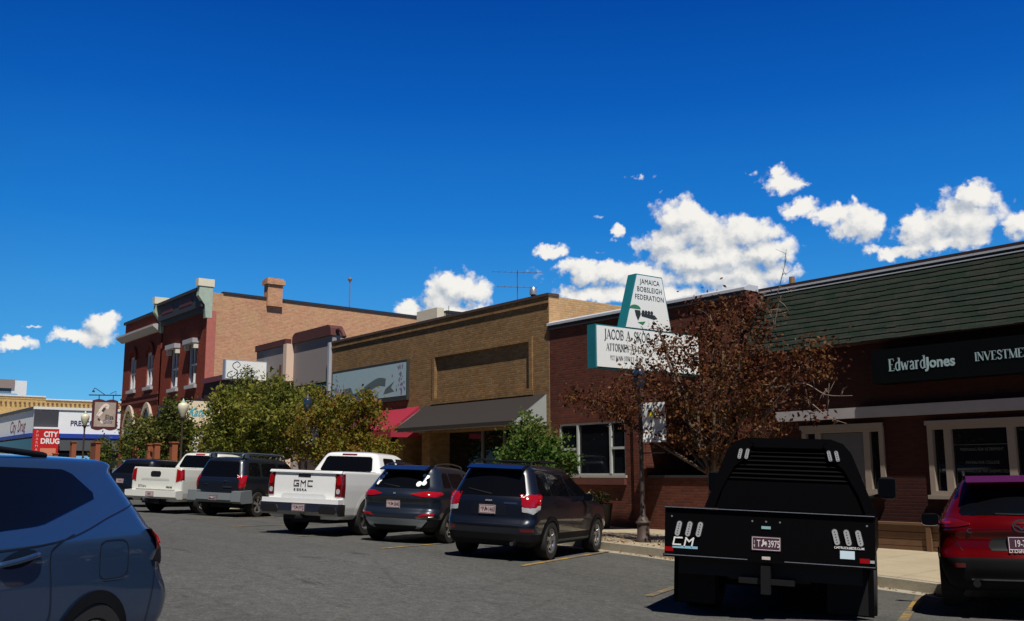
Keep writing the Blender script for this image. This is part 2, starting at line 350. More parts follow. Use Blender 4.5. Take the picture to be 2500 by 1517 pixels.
# serif capitals drawn as thick and thin strokes on a 10-unit body: (width, [(pts, weight)], serifs)
SG = {
 'I': (3, [([(1.5, 0), (1.5, 10)], 1)], [(1.5, 0), (1.5, 10)]),
 'N': (8, [([(1.2, 0), (1.2, 10)], 0), ([(1.2, 10), (6.8, 0)], 1), ([(6.8, 0), (6.8, 10)], 0)], [(1.2, 0), (1.2, 10), (6.8, 10)]),
 'V': (8, [([(0.8, 10), (4, 0)], 1), ([(4, 0), (7.2, 10)], 0)], [(0.8, 10), (7.2, 10)]),
 'W': (11, [([(0.8, 10), (3.2, 0)], 1), ([(3.2, 0), (5.5, 9)], 0), ([(5.5, 9), (7.8, 0)], 1), ([(7.8, 0), (10.2, 10)], 0)], [(0.8, 10), (10.2, 10)]),
 'E': (6.5, [([(1.5, 0), (1.5, 10)], 1), ([(1.5, 0), (5.8, 0), (5.8, 2.2)], 0), ([(1.5, 10), (5.6, 10), (5.6, 8)], 0), ([(1.5, 5.2), (4.4, 5.2)], 0)], [(1.2, 0), (1.2, 10)]),
 'F': (6, [([(1.5, 0), (1.5, 10)], 1), ([(1.5, 10), (5.4, 10), (5.4, 8)], 0), ([(1.5, 5.2), (4.4, 5.2)], 0)], [(1.5, 0), (1.2, 10)]),
 'L': (6, [([(1.5, 0), (1.5, 10)], 1), ([(1.5, 0), (5.5, 0), (5.5, 2.4)], 0)], [(1.5, 10)]),
 'T': (7, [([(3.5, 0), (3.5, 10)], 1), ([(0.5, 8), (0.5, 10), (6.5, 10), (6.5, 8)], 0)], [(3.5, 0)]),
 'S': (6, [([(5, 7.6), (4.6, 9.4), (3, 10.1), (1.5, 9.4), (1.0, 8), (1.7, 6.5), (4.4, 4.6), (5.2, 3), (4.8, 1), (3.2, -0.1), (1.6, 0.2), (1, 2.4)], 0.6)], []),
 'M': (10, [([(1.3, 0), (1.5, 10)], 0), ([(1.5, 10), (5, 0)], 1), ([(5, 0), (8.4, 10)], 0), ([(8.4, 10), (8.6, 0)], 1)], [(1.3, 0), (1.3, 10), (8.6, 0), (8.6, 10)]),
 'A': (8, [([(0.8, 0), (3.9, 10)], 0), ([(3.9, 10), (7.2, 0)], 1), ([(2, 3.4), (6, 3.4)], 0)], [(0.8, 0), (7.2, 0)]),
 'J': (4.5, [([(3, 10), (3, 0), (2.4, -1.8), (0.8, -2.2)], 1)], [(3, 10)]),
 'C': (7.5, [([(6.6, 7.4), (6, 9.2), (4.2, 10.1), (2.2, 9.2), (1.1, 6.6), (1.1, 3.4), (2.2, 0.8), (4.2, -0.1), (6, 0.7), (6.8, 2.6)], 0.7)], []),
 'G': (8, [([(6.6, 7.4), (6, 9.2), (4.2, 10.1), (2.2, 9.2), (1.1, 6.6), (1.1, 3.4), (2.2, 0.8), (4.2, -0.1), (6.6, 0.7), (6.6, 4), (5, 4)], 0.7)], []),
 'O': (8.5, [([(4.2, 10.1), (2.1, 9), (1.1, 6.5), (1.1, 3.5), (2.1, 1), (4.2, -0.1), (6.3, 1), (7.3, 3.5), (7.3, 6.5), (6.3, 9), (4.2, 10.1)], 0.7)], []),
 'B': (7, [([(1.5, 0), (1.5, 10)], 1), ([(1.5, 10), (4.6, 9.8), (5.4, 8), (4.6, 5.6), (1.5, 5.3), (5, 5), (6, 2.8), (5, 0.4), (1.5, 0)], 0.4)], [(1.2, 0), (1.2, 10)]),
 'R': (7.5, [([(1.5, 0), (1.5, 10)], 1), ([(1.5, 10), (4.8, 9.8), (5.6, 7.8), (4.8, 5.6), (1.5, 5.2)], 0.4), ([(3.6, 5.2), (6.8, 0)], 0.8)], [(1.5, 0), (1.2, 10)]),
 'K': (8, [([(1.5, 0), (1.5, 10)], 1), ([(1.5, 4), (6.4, 10)], 0), ([(3, 5.6), (6.9, 0)], 1)], [(1.5, 0), (1.5, 10), (6.4, 10), (6.9, 0)]),
 'Y': (8, [([(0.8, 10), (4, 4.8), (4, 0)], 1), ([(4, 4.8), (7.2, 10)], 0)], [(0.8, 10), (7.2, 10), (4, 0)]),
 'U': (8, [([(1.5, 10), (1.5, 2.4), (2.6, 0.2), (4.2, -0.1), (5.8, 0.2), (6.8, 2.4), (6.8, 10)], 0.6)], [(1.5, 10), (6.8, 10)]),
 'd': (6.4, [([(4.9, 0), (4.9, 10.4)], 1), ([(4.9, 5.6), (3, 6.8), (1.5, 5.6), (1, 3.4), (1.6, 0.8), (3, -0.1), (4.9, 1)], 0.5)], [(4.6, 10.4)]),
 'w': (8.6, [([(0.8, 6.8), (2.6, 0)], 1), ([(2.6, 0), (4.3, 6)], 0), ([(4.3, 6), (6, 0)], 1), ([(6, 0), (7.8, 6.8)], 0)], [(0.8, 6.8), (7.8, 6.8)]),
 'a': (6, [([(1.3, 5.6), (2.8, 6.8), (4.3, 6), (4.5, 0.6), (5.4, 0)], 0.8), ([(4.4, 3.9), (2, 3.2), (1.1, 1.6), (1.8, 0.1), (3.2, 0), (4.4, 1.2)], 0.4)], []),
 'r': (4.8, [([(1.5, 0), (1.5, 6.8)], 1), ([(1.5, 5), (2.8, 6.6), (4.3, 6.6)], 0.5)], [(1.5, 0), (1.2, 6.8)]),
 '2': (6, [([(1, 7.6), (1.6, 9.6), (3.2, 10), (4.8, 9), (4.8, 6.8), (1, 0), (5.4, 0)], 0.5)], []),
 '9': (6, [([(4.9, 6.4), (3.2, 4.6), (1.4, 5.4), (1, 7.6), (1.8, 9.6), (3.4, 10), (4.8, 8.8), (5, 5.4), (3.6, 1), (1.6, 0)], 0.5)], []),
 '.': (2.4, [([(1.2, 0), (1.2, 0.9)], 1)], []), ',': (2.4, [([(1.4, 0.8), (0.9, -1.4)], 0.6)], []), ' ': (3.6, [], [])}
def ribbon(mb, pts, w, z=0.0):
    pts = [Vector((p[0], p[1], 0)) for p in pts]
    L = []; Rr = []
    for i, p in enumerate(pts):
        d = (pts[min(i+1, len(pts)-1)] - pts[max(i-1, 0)]); d.normalize(); n = Vector((-d.y, d.x, 0))
        ww = w[i] if isinstance(w, (list, tuple)) else w
        L.append(p + n*ww/2); Rr.append(p - n*ww/2)
    for i in range(len(pts)-1):
        mb.quad((L[i].x, L[i].y, z), (Rr[i].x, Rr[i].y, z), (Rr[i+1].x, Rr[i+1].y, z), (L[i+1].x, L[i+1].y, z))
def serif(s, h, loc, xd, ud, mt, parent, thick=1.5, thin=0.55, sx=1.0, name='lettering', depth=0.008):
    mb = MB(); x = 0.0; k = h/10.0
    for ch in s:
        wd, st, se = SG[ch]
        for pts, wt in st: ribbon(mb, [((x+p[0]*sx)*k, p[1]*k) for p in pts], (thin+(thick-thin)*wt)*k)
        for p in se:
            mb.quad(((x+(p[0]-1.3)*sx)*k, (p[1]-0.25)*k, 0), ((x+(p[0]+1.3)*sx)*k, (p[1]-0.25)*k, 0), ((x+(p[0]+1.3)*sx)*k, (p[1]+0.25)*k, 0), ((x+(p[0]-1.3)*sx)*k, (p[1]+0.25)*k, 0))
        x += wd*sx
    n = len(mb.v)
    mb.v = [(v[0], v[1], depth + 0.0004*(i // 4 % 7)) for i, v in enumerate(mb.v)]
    M = basis(loc, xd, ud)
    mb.v = [tuple(M @ Vector(v)) for v in mb.v]
    return mb.build(name, mt, parent, fix=False)
def strokes(paths, loc, xd, ud, mt, parent, name='lettering'):
    mb = MB()
    for i, (pts, w) in enumerate(paths): ribbon(mb, pts, w, 0.003+0.0005*i)
    M = basis(loc, xd, ud); mb.v = [tuple(M @ Vector(v)) for v in mb.v]
    return mb.build(name, mt, parent, fix=False)
def bez(pts, n=8):
    """Catmull-Rom through points"""
    P = [pts[0]] + list(pts) + [pts[-1]]; out = []
    for i in range(1, len(P)-2):
        for k in range(n):
            t = k/n; q = []
            for c in range(len(pts[0])):
                a, b, cc, d = P[i-1][c], P[i][c], P[i+1][c], P[i+2][c]
                q.append(0.5*((2*b)+(-a+cc)*t+(2*a-5*b+4*cc-d)*t*t+(-a+3*b-3*cc+d)*t**3))
            out.append(tuple(q))
    out.append(tuple(pts[-1])); return out

# ---------------- ground levels ----------------
def gx_(x): return float(np.interp(x, [-400, -140, -60, -30, -21, -15, -8, -5, 60], [3.2, 1.5, .95, .47, .33, .23, 0.0, 0.13, .5]))
CURB = 14.5; FAC = 19.3
def G(x, y): return gx_(x) - 0.04*(min(max(y, 4), CURB) - 8)
def GS(x, y):
    """pavement level"""
    a = G(x, CURB) + 0.16; b = float(np.interp(x, [-140, -60, -30, -20, -5], [1.45, .95, .40, .08, .03]))
    return a + (b - a)*min(max((y-CURB)/(FAC-CURB), 0), 1)
def grid(name, xs, ys, zf, mt, kind='structure', smooth=True):
    mb = MB()
    for x in xs:
        for y in ys: mb.v.append((x, y, zf(x, y)))
    n = len(ys)
    for i in range(len(xs)-1):
        for j in range(n-1): mb.f.append((i*n+j, (i+1)*n+j, (i+1)*n+j+1, i*n+j+1)); mb.m.append(0)
    o = mb.build(name, mt, smooth=smooth, fix=False); o['kind'] = kind; return o
XS = sorted(set([-400, -250, -140, -110, 20, 60, 100, 160] + [round(x, 1) for x in np.arange(-96, 14, 2.0)]))
asphalt()
conc = concrete('concrete_walk', (0.36, 0.30, 0.205)); curbm = mat('curb_concrete', (0.30, 0.27, 0.21), 0.9, var=0.3, vs=8, bump=0.4)
grid('ground', [-1500, -400, -140, -60, 20, 200, 900], [-900, -60, -10, 14, 40, 120, 1500], lambda x, y: gx_(x)-0.75, mat('earth', (0.16, 0.13, 0.09), 0.95, var=0.3, vs=0.5))
grid('road', XS, [-60, -20, -6, 2, 4, 6, 8, 10, 12, 13.3, CURB+0.05], G, MATS['asphalt'])
def slab(name, x0, x1, y0, y1, zf, mt, drop=0.4):
    xs = [x for x in XS if x0 < x < x1]; xs = [x0]+xs+[x1]; mb = MB()
    for a, b in zip(xs[:-1], xs[1:]):
        A, B, Cc, Dd = (a, y0, zf(a, y0)), (b, y0, zf(b, y0)), (b, y1, zf(b, y1)), (a, y1, zf(a, y1))
        mb.quad(A, B, Cc, Dd); mb.quad((a, y0, A[2]-drop), (b, y0, B[2]-drop), B, A)
    o = mb.build(name, mt, fix=False); o['kind'] = 'structure'; return o
slab('kerb', -70, 12, CURB, CURB+0.16, lambda x, y: GS(x, CURB), curbm)
slab('pavement', -70, 12, CURB+0.16, FAC+0.3, lambda x, y: GS(x, y)+0.003, conc)
slab('gutter', -70, 12, CURB-0.42, CURB-0.002, lambda x, y: G(x, y)+0.006, curbm, drop=0.02)
slab('cross_street', -92, -70, CURB, 120, lambda x, y: G(x, CURB)+0.02, MATS['asphalt'])
slab('far_pavement', -160, -92, CURB, FAC+0.3, lambda x, y: G(x, CURB)+0.17, conc)
# yellow bay lines, each its own strip at 62 degrees to the kerb
def wornpaint():
    mt = D.materials.new('road_paint_yellow'); mt.use_nodes = True; T = NT(mt.node_tree); g = T.n('ShaderNodeNewGeometry'); p = g.outputs['Position']
    f = T.smooth(T.math('ADD', T.math('MULTIPLY', T.noise(p, 9, 5, 0.8), 0.7), T.math('MULTIPLY', T.noise(p, 1.1, 2, 0.5), 0.5)), 0.48, 0.68)
    pb = T.n('ShaderNodeBsdfPrincipled', i_Roughness=0.9); T.l(T.mix(f, (0.33, 0.20, 0.035, 1), (0.085, 0.080, 0.068, 1)), pb.inputs['Base Color'])
    out = T.n('ShaderNodeOutputMaterial'); T.l(pb.outputs[0], out.inputs[0]); return mt
yel = wornpaint()
def bayline(x0, y0, L, w=0.11, ang=118):
    h = Vector((math.cos(R(ang)), math.sin(R(ang)))); n = Vector((-h.y, h.x)); mb = MB(); k = 12
    for i in range(k):
        a = Vector((x0, y0))+h*L*i/k; b = Vector((x0, y0))+h*L*(i+1)/k
        q = [a+n*w/2, a-n*w/2, b-n*w/2, b+n*w/2]
        mb.quad(*[(p.x, p.y, G(p.x, p.y)+0.01) for p in q])
    o = mb.build('bay_line', yel, fix=False); o['kind'] = 'structure'
for x0, y0, L in ((-13.1, 10.3, 4.4), (-9.5, 9.6, 4.9), (-5.9, 9.6, 4.9), (-16.5, 9.6, 4.8), (-20.0, 9.6, 4.8), (-23.6, 9.6, 4.8), (-27.2, 9.6, 4.8), (-2.4, 9.6, 4.9)):
    bayline(x0, y0, L)

# ---------------- wall helpers ----------------
def wall(mb, x0, x1, z0, z1, y, holes=(), depth=0.15, mi=0, rmi=None):
    """street-facing wall sheet at y with rectangular holes and reveals running back"""
    rmi = mi if rmi is None else rmi
    xs = sorted({x0, x1, *[h[0] for h in holes], *[h[1] for h in holes]}); zs = sorted({z0, z1, *[h[2] for h in holes], *[h[3] for h in holes]})
    for a, b in zip(xs[:-1], xs[1:]):
        for c, d in zip(zs[:-1], zs[1:]):
            mx, mz = (a+b)/2, (c+d)/2
            if any(h[0] < mx < h[1] and h[2] < mz < h[3] for h in holes): continue
            mb.quad((a, y, c), (b, y, c), (b, y, d), (a, y, d), mi)
    for h in holes:
        a, b, c, d = h[:4]; e = y+(h[4] if len(h) > 4 else depth)
        mb.quad((a, y, c), (a, e, c), (a, e, d), (a, y, d), rmi); mb.quad((b, y, c), (b, e, c), (b, e, d), (b, y, d), rmi)
        mb.quad((a, y, d), (b, y, d), (b, e, d), (a, e, d), rmi); mb.quad((a, y, c), (b, y, c), (b, e, c), (a, e, c), rmi)
glass = mat('window_glass', (0.006, 0.007, 0.009), 0.03, var=0, spec=0.6)
def frame(mb, x0, x1, z0, z1, y0, y1, w, mi=0):
    mb.box(x0, x1, y0, y1, z0, z0+w, mi); mb.box(x0, x1, y0, y1, z1-w, z1, mi)
    mb.box(x0, x0+w, y0, y1, z0+w, z1-w, mi); mb.box(x1-w, x1, y0, y1, z0+w, z1-w, mi)

dark_brick = brick('dark_red_brick', (0.052, 0.013, 0.009), (0.036, 0.009, 0.007), (0.034, 0.016, 0.013), var=0.2, stain=0.25)
red_brick = brick('red_brown_brick', (0.135, 0.038, 0.022), (0.085, 0.024, 0.015), (0.085, 0.04, 0.03), var=0.25, stain=0.35)
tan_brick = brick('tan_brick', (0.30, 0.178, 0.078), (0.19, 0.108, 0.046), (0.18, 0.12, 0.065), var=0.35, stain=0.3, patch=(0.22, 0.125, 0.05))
peach_brick = brick('peach_common_brick', (0.60, 0.31, 0.175), (0.46, 0.21, 0.125), (0.48, 0.33, 0.20), bw=0.23, rh=0.08, ms=0.012, var=0.35, stain=0.12, patch=(0.50, 0.33, 0.17))
old_red = brick('old_red_brick', (0.24, 0.040, 0.018), (0.17, 0.028, 0.014), (0.15, 0.04, 0.03), var=0.2, stain=0.2)
ochre_brick = brick('ochre_brick', (0.50, 0.34, 0.13), (0.40, 0.24, 0.09), (0.4, 0.28, 0.14), var=0.3, stain=0.2)
white_trim = mat('white_metal_coping', (0.50, 0.52, 0.55), 0.45, var=0.12)
cream = mat('cream_trim', (0.27, 0.225, 0.185), 0.6, var=0.1)
maroon = mat('maroon_paint', (0.085, 0.022, 0.018), 0.7, var=0.3)
blackm = mat('black_paint', (0.008, 0.008, 0.009), 0.5, var=0)
roofm = mat('roof_membrane', (0.12, 0.12, 0.12), 0.9)

# ---------- brick office block with green mansard (right) ----------
b = thing('office_building', 'dark brick office with green shingle mansard and broad dark sign band', 'building', (-6, FAC, 0))
X0, X1 = -15.42, 4.0
L = lambda o: (setattr(o, 'parent', b), setattr(o, 'matrix_parent_inverse', Matrix.Translation(-b.location)), o)[2]
def part_of(root, o): o.parent = root; o.matrix_parent_inverse = Matrix.Translation(-root.location); return o
mb = MB(); wins = [(-14.0, -11.93, 1.1, 2.55), (-10.93, -7.2, 1.08, 2.54), (-5.6, -3.4, 1.08, 2.54)]
wall(mb, X0, X1, -0.5, 4.6, FAC, wins, 0.12)
mb.quad((X1, FAC, -.5), (X1, FAC+14, -.5), (X1, FAC+14, 5.9), (X1, FAC, 5.9)); mb.quad((X0, FAC, -.5), (X0, FAC+14, -.5), (X0, FAC+14, 5.6), (X0, FAC, 5.6))
L(mb.build('wall', dark_brick, fix=False))
mb = MB(); sh = shingle()
YB, YT, ZB, ZT = 18.98, 19.78, 4.38, 5.93; nrow = 12
for i in range(nrow):   # lapped courses, each a thin wedge standing proud of the one above
    t0, t1 = i/nrow, (i+1)/nrow
    ya, yb = YB+(YT-YB)*t0, YB+(YT-YB)*t1; za, zb = ZB+(ZT-ZB)*t0, ZB+(ZT-ZB)*t1
    x = X0+0.03
    k = 0
    while x < X1:
        w_ = rnd.uniform(0.22, 0.42); xe = min(x+w_, X1); j = rnd.choice((0, 0, 0.004, 0.012))
        mb.quad((x, ya-0.030-j, za-j), (xe, ya-0.030-j, za-j), (xe, yb-0.002, zb+0.01), (x, yb-0.002, zb+0.01))
        mb.quad((x, ya-0.030-j, za-j), (xe, ya-0.030-j, za-j), (xe, ya+0.01, za-j), (x, ya+0.01, za-j)); x = xe
mb.quad((X0+.03, YB-0.02, ZB), (X0+.03, FAC+.6, ZB), (X0+.03, FAC+.6, ZT), (X0+.03, YT, ZT))
L(mb.build('mansard', sh, fix=False))
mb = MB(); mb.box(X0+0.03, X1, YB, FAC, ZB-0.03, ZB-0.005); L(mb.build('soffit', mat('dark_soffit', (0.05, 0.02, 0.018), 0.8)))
mb = MB(); mb.box(X0+0.02, X1, YT-0.07, YT+0.22, ZT+0.10, ZT+0.17, 0); mb.box(X0+0.02, X1, YT-0.05, YT+0.02, ZT-0.0, ZT+0.10, 1); mb.box(X0+.02, X1, YT-.075, YT-.052, ZT+.055, ZT+.10, 2); mb.box(X0+.02, X1, YT-.065, YT-.052, ZT-.03, ZT-.005, 2)
L(mb.build('roof_edge', [mat('brown_fascia', (0.045, 0.018, 0.015), 0.6), blackm, white_trim]))
mb = MB(); mb.box(X0+0.02, X1, YT+0.22, FAC+14, ZT-0.3, ZT+0.02); L(mb.build('roof', roofm))
mb = MB(); mb.box(X0+0.8, X1, FAC-0.16, FAC-0.002, 2.74, 2.97); L(mb.build('belt_course', mat('belt_grey', (0.34, 0.32, 0.33), 0.7, var=0.15)))
for wi, (a, c, z0, z1) in enumerate(wins):
    mb = MB(); frame(mb, a, c, z0, z1, FAC-0.05, FAC+0.08, 0.11)
    mb.box(a-.02, c+.02, FAC-.10, FAC-.052, z1-.02, z1+.07); mb.box(a-.03, c+.03, FAC-.13, FAC-.052, z0-.05, z0+.03)
    ml = [a+0.42, c-0.42] if wi == 0 else [a+0.42, a+0.42+1.28, c-0.42-.0] if wi == 1 else [a+.5]
    for m_ in ml: mb.box(m_-.075, m_+.075, FAC-.03, FAC+.09, z0+.11, z1-.11)
    w = L(mb.build('window_frame', cream))
    mb = MB(); mb.quad((a+.1, FAC+.05, z0+.1), (c-.1, FAC+.05, z0+.1), (c-.1, FAC+.05, z1-.1), (a+.1, FAC+.05, z1-.1))
    p = mb.build('pane', glass, fix=False); p.parent = w
    if wi == 0:
        mb = MB(); mb.box(a+.5, c-.5, FAC+.01, FAC+.02, z0+.11, z1-.12)
        p = mb.build('window_blind', mat('grey_blind', (0.10, 0.10, 0.105), 0.5)); p.parent = w
    if wi == 1:
        lt = mat('pale_window_lettering', (0.10, 0.11, 0.10), 0.6, var=0)
        for s_, zz, hh in (('PREPARING FOR RETIREMENT', 1.985, .085), ('PAYING FOR COLLEGE', 1.73, .085), ('PREPARING FOR THE UNEXPECTED', 1.56, .08)):
            o = text(s_, hh, (a+1.07, FAC+.045, zz), (1, 0, 0), (0, 0, 1), lt, None, align='CENTER', sx=0.78, depth=.001); o.parent = w
        mb = MB(); mb.box(a+.5, a+1.62, FAC+.038, FAC+.046, 2.105, 2.115); o = mb.build('window_line', lt); o.parent = w
L(MB().box(-3.2, -1.9, FAC+.05, FAC+.12, 0.03, 2.4).build('door', glass))
sg = thing('fascia_sign', 'long black sign band with pale lettering under the green mansard', 'sign', (-9, 18.9, 3.7))
mb = MB(); mb.box(-11.85, -5.0, 18.86, FAC-0.004, 3.42, 4.13); part_of(sg, mb.build('sign_panel', mat('sign_black', (0.002, 0.003, 0.0035), 0.6, var=0, spec=.1)))
lp = mat('sign_letter_grey', (0.36, 0.50, 0.52), 0.5, var=0.05)
o = serif('Edward', 0.245, (-11.45, 18.858, 3.665), (1, 0, 0), (0, 0, 1), lp, None, sx=0.88, thick=1.7); part_of(sg, o)
o = text('Jones', 0.30, (-10.62, 18.856, 3.668), (1, 0, 0), (0, 0, 1), lp, None, bold=0.028, sx=0.92, space=1.03); part_of(sg, o)
o = serif('INVESTMENTS', 0.165, (-9.6, 18.858, 3.71), (1, 0, 0), (0, 0, 1), lp, None, sx=1.04, thick=1.8); part_of(sg, o)
# timber planter box before the wall
pl = thing('planter_box', 'long low brown timber planter between the black truck and red car', 'planter', (-11, 18.6, 0.05))
tim = mat('weathered_timber', (0.13, 0.065, 0.03), 0.8, var=0.35, vs=6)
mb = MB()
for k in range(4): mb.box(-12.6, -6.4, 18.42+0.006*(k % 2), 18.5, 0.0+k*.135, 0.125+k*.135)
for x in (-12.6, -10.6, -8.6, -6.5): mb.box(x, x+.1, 18.37, 18.418, -.02, .54)
mb.box(-12.66, -6.34, 18.36, 18.55, .545, .585)
part_of(pl, mb.build('boards', tim)); part_of(pl, MB().box(-12.55, -6.45, 18.51, 19.28, .3, .5).build('soil', mat('soil', (.03, .02, .015), 1)))
L(MB().box(-7.6, -7.3, FAC+.3, FAC+.5, 5.9, 6.6).build('roof_vent', mat('galvanised', (.3, .3, .3), .4, .6))) if False else None

# ---------- red brown brick law office ----------
b = thing('brick_shop', 'low red brown brick shop with white metal coping and corner entry', 'building', (-19, FAC, 0))
X0, X1 = -23.08, -15.45
mb = MB(); hs_ = [(-22.68, -19.86, 1.50, 3.0, .12), (-19.06, -16.2, 1.46, 3.05, 1.6), (-16.2, -15.9, 0.05, 3.05, 1.6)]
wall(mb, X0, X1, -.4, 6.05, FAC, hs_)
mb.quad((X1, FAC, -.4), (X1, FAC+12, -.4), (X1, FAC+12, 5.7), (X1, FAC, 6.05)); mb.quad((X0, FAC, -.4), (X0, FAC+12, -.4), (X0, FAC+12, 5.6), (X0, FAC, 5.9))
L(mb.build('wall', red_brick, fix=False))
L(MB().box(X0, X1, FAC+.4, FAC+12, 5.3, 5.4).build('roof', roofm))
mb = MB(); mb.prism([(FAC-.09, 6.04), (FAC-.09, 6.11), (FAC+.1, 6.19), (FAC+.45, 6.19), (FAC+.45, 6.04)], 'x', X0-.04, X1+.02); L(mb.build('coping', white_trim))
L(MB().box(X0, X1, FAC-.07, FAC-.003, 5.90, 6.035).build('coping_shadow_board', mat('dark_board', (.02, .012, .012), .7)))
L(MB().box(-19.05, -15.9, FAC+1.55, FAC+1.6, .05, 3.05).build('shopfront_glass', glass))
L(MB().box(-18.95, -16.2, FAC-.05, FAC+.2, 1.44, 1.5).build('sill', mat('dark_metal', (.03, .03, .035), .5)))
mb = MB(); frame(mb, -22.68, -19.86, 1.50, 3.0, FAC+.03, FAC+.1, .05)
for m_ in (-21.86, -20.47): mb.box(m_-.035, m_+.035, FAC+.01, FAC+.1, 1.55, 2.95)
mb.box(-22.62, -21.9, FAC+.02, FAC+.1, 2.22, 2.29); mb.box(-20.43, -19.92, FAC+.02, FAC+.1, 2.22, 2.29)
w = L(mb.build('window_frame', mat('pale_metal_frame', (.42, .44, .42), .5)))
p = MB().quad((-22.64, FAC+.07, 1.5), (-19.9, FAC+.07, 1.5), (-19.9, FAC+.07, 3), (-22.64, FAC+.07, 3)).build('pane', glass, fix=False); p.parent = w
mb = MB(); mb.box(-22.75, -19.8, FAC-.06, FAC+.02, 1.43, 1.50); p = mb.build('window_sill', mat('stone_sill', (.38, .36, .31), .7)); p.parent = w
L(MB().box(-22.74, -19.82, FAC-.10, FAC-.003, 1.24, 1.42).build('sill_course', mat('sill_brick', (.10, .03, .02), .8, var=.2)))
L(MB().box(-19.45, -19.08, FAC-.09, FAC-.003, -.2, 3.4).build('pier', red_brick))
# projecting cabinet sign seen edge and face
sg = thing('projecting_sign', 'white and teal two-tier cabinet sign projecting from the brick shop', 'sign', (-17, 17.4, 4.5))
wf = mat('sign_white_face', (.78, .80, .78), .4, var=.04); teal = mat('teal_sign_side', (.012, .16, .19), .45, var=.2)
mb = MB()
mb.prism([(15.62, 4.02), (19.22, 4.02), (19.22, 5.06), (15.62, 5.06)], 'x', -17.28, -17.0); part_of(sg, mb.build('lower_cabinet', teal))
mb = MB(); mb.prism([(15.66, 4.05), (19.2, 4.05), (19.2, 5.03), (15.66, 5.03)], 'x', -17.3, -16.985); part_of(sg, mb.build('lower_face', wf))
mb = MB(); mb.prism([(16.6, 5.065), (18.24, 5.065), (17.94, 6.44), (17.02, 6.44)], 'x', -17.28, -17.0); part_of(sg, mb.build('upper_cabinet', teal))
mb = MB(); mb.prism([(16.635, 5.07), (18.205, 5.07), (17.91, 6.41), (17.05, 6.41)], 'x', -17.3, -16.985); part_of(sg, mb.build('upper_face', wf))
lg = mat('sign_grey_letter', (.05, .07, .075), .6, var=0); lk = mat('sign_dark_letter', (.02, .03, .035), .6, var=0)
XF = -16.984; yx = (0, 1, 0); zx = (0, 0, 1)
for s_, y_, z_, h_ in (('JAMAICA', 17.48, 6.2, .18), ('BOBSLEIGH', 17.47, 6.0, .18), ('FEDERATION', 17.46, 5.8, .18)):
    part_of(sg, text(s_, h_, (XF, y_, z_), yx, zx, lk, None, align='CENTER', sx=.92, depth=.004, space=1.06))
part_of(sg, serif('JACOB A. SKOG', .22, (XF, 15.88, 4.74), yx, zx, lg, None, sx=.85, thick=1.3))
part_of(sg, serif('ATTORNEY AT LAW', .165, (XF, 15.95, 4.46), yx, zx, lg, None, sx=.77, thick=1.3))
part_of(sg, serif('922 MAIN STREET, SUITE A', .10, (XF, 16.07, 4.24), yx, zx, lg, None, sx=.85, thick=1.3))
# emblem on the upper face: hat, face, sled with crew
mb = MB()
mb.poly([(XF+.004, 16.95+.17*math.cos(t)*1.1, 5.55+.1*math.sin(t)) for t in [i*math.pi/10 for i in range(11)]], 0)
mb.poly([(XF+.004, 16.93, 5.52), (XF+.004, 17.12, 5.52), (XF+.004, 17.14, 5.42), (XF+.004, 17.04, 5.26), (XF+.004, 16.96, 5.40)][::1], 1)
mb.poly([(XF+.004, 17.15, 5.46), (XF+.004, 17.62, 5.44), (XF+.004, 17.72, 5.36), (XF+.004, 17.6, 5.33), (XF+.004, 17.17, 5.38)], 1)
for k in range(4): mb.poly([(XF+.006, 17.22+.1*k+.05*math.cos(t), 5.49+.05*math.sin(t)) for t in [i*math.pi/4 for i in range(8)]], 1)
mb.poly([(XF+.004, 17.02, 5.22), (XF+.004, 17.3, 5.26), (XF+.004, 17.2, 5.16)], 0)
part_of(sg, mb.build('emblem', [mat('emblem_green', (.03, .2, .09), .6), lk], fix=False))
# flower tub by the wall
pt = thing('flower_tub', 'black tub of yellow and white flowers against the brick wall', 'planter', (-19.75, 18.2, .06))
mb = MB(); mb.lathe([(.0, 0), (.24, 0), (.3, .35), (.36, .7), (.33, .7), (.3, .62), (0, .62)], n=20); o = mb.build('tub', mat('tub_black', (.012, .012, .012), .5), pt, smooth=True, angle=40)

# ---------- tan brick storefront ----------
b = thing('tan_brick_store', 'long tan brick storefront with blank recessed panel and two awnings', 'building', (-30, FAC, 0))
X0, X1 = -37.6, -23.1; Z1 = 7.0
def bz(x): return GS(x, FAC)
mb = MB()
wall(mb, X0, X1, -.3, Z1, FAC, [(-29.46, -24.06, 4.19, 5.66, .07), (-31.6, -30.32, .3, 3.0, 1.5), (-29.8, -23.5, .2, 3.0, .9), (-36.6, -32, .5, 3.0, .5)])
mb.quad((-29.46, FAC+.07, 4.19), (-24.06, FAC+.07, 4.19), (-24.06, FAC+.07, 5.66), (-29.46, FAC+.07, 5.66))
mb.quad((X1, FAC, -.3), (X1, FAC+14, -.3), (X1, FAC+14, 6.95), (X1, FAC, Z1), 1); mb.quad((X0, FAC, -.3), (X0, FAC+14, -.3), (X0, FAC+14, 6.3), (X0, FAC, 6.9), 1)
mb.quad((X1, FAC+.35, Z1), (X1, FAC, Z1), (X0, FAC, Z1), (X0, FAC+.35, Z1)); mb.quad((X0, FAC+.35, 5.9), (X1, FAC+.35, 5.9), (X1, FAC+.35, Z1), (X0, FAC+.35, Z1))
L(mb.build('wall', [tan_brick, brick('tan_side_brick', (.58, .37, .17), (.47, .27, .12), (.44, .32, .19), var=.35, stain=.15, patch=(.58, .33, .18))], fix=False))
L(MB().box(X0, X1-.02, FAC+.36, FAC+14, 5.8, 5.9).build('roof', roofm))
L(MB().box(X0-.02, X1+.03, FAC-.05, FAC+.4, Z1+.002, Z1+.09).build('coping', mat('rusty_coping', (.075, .045, .035), .7, var=.3)))
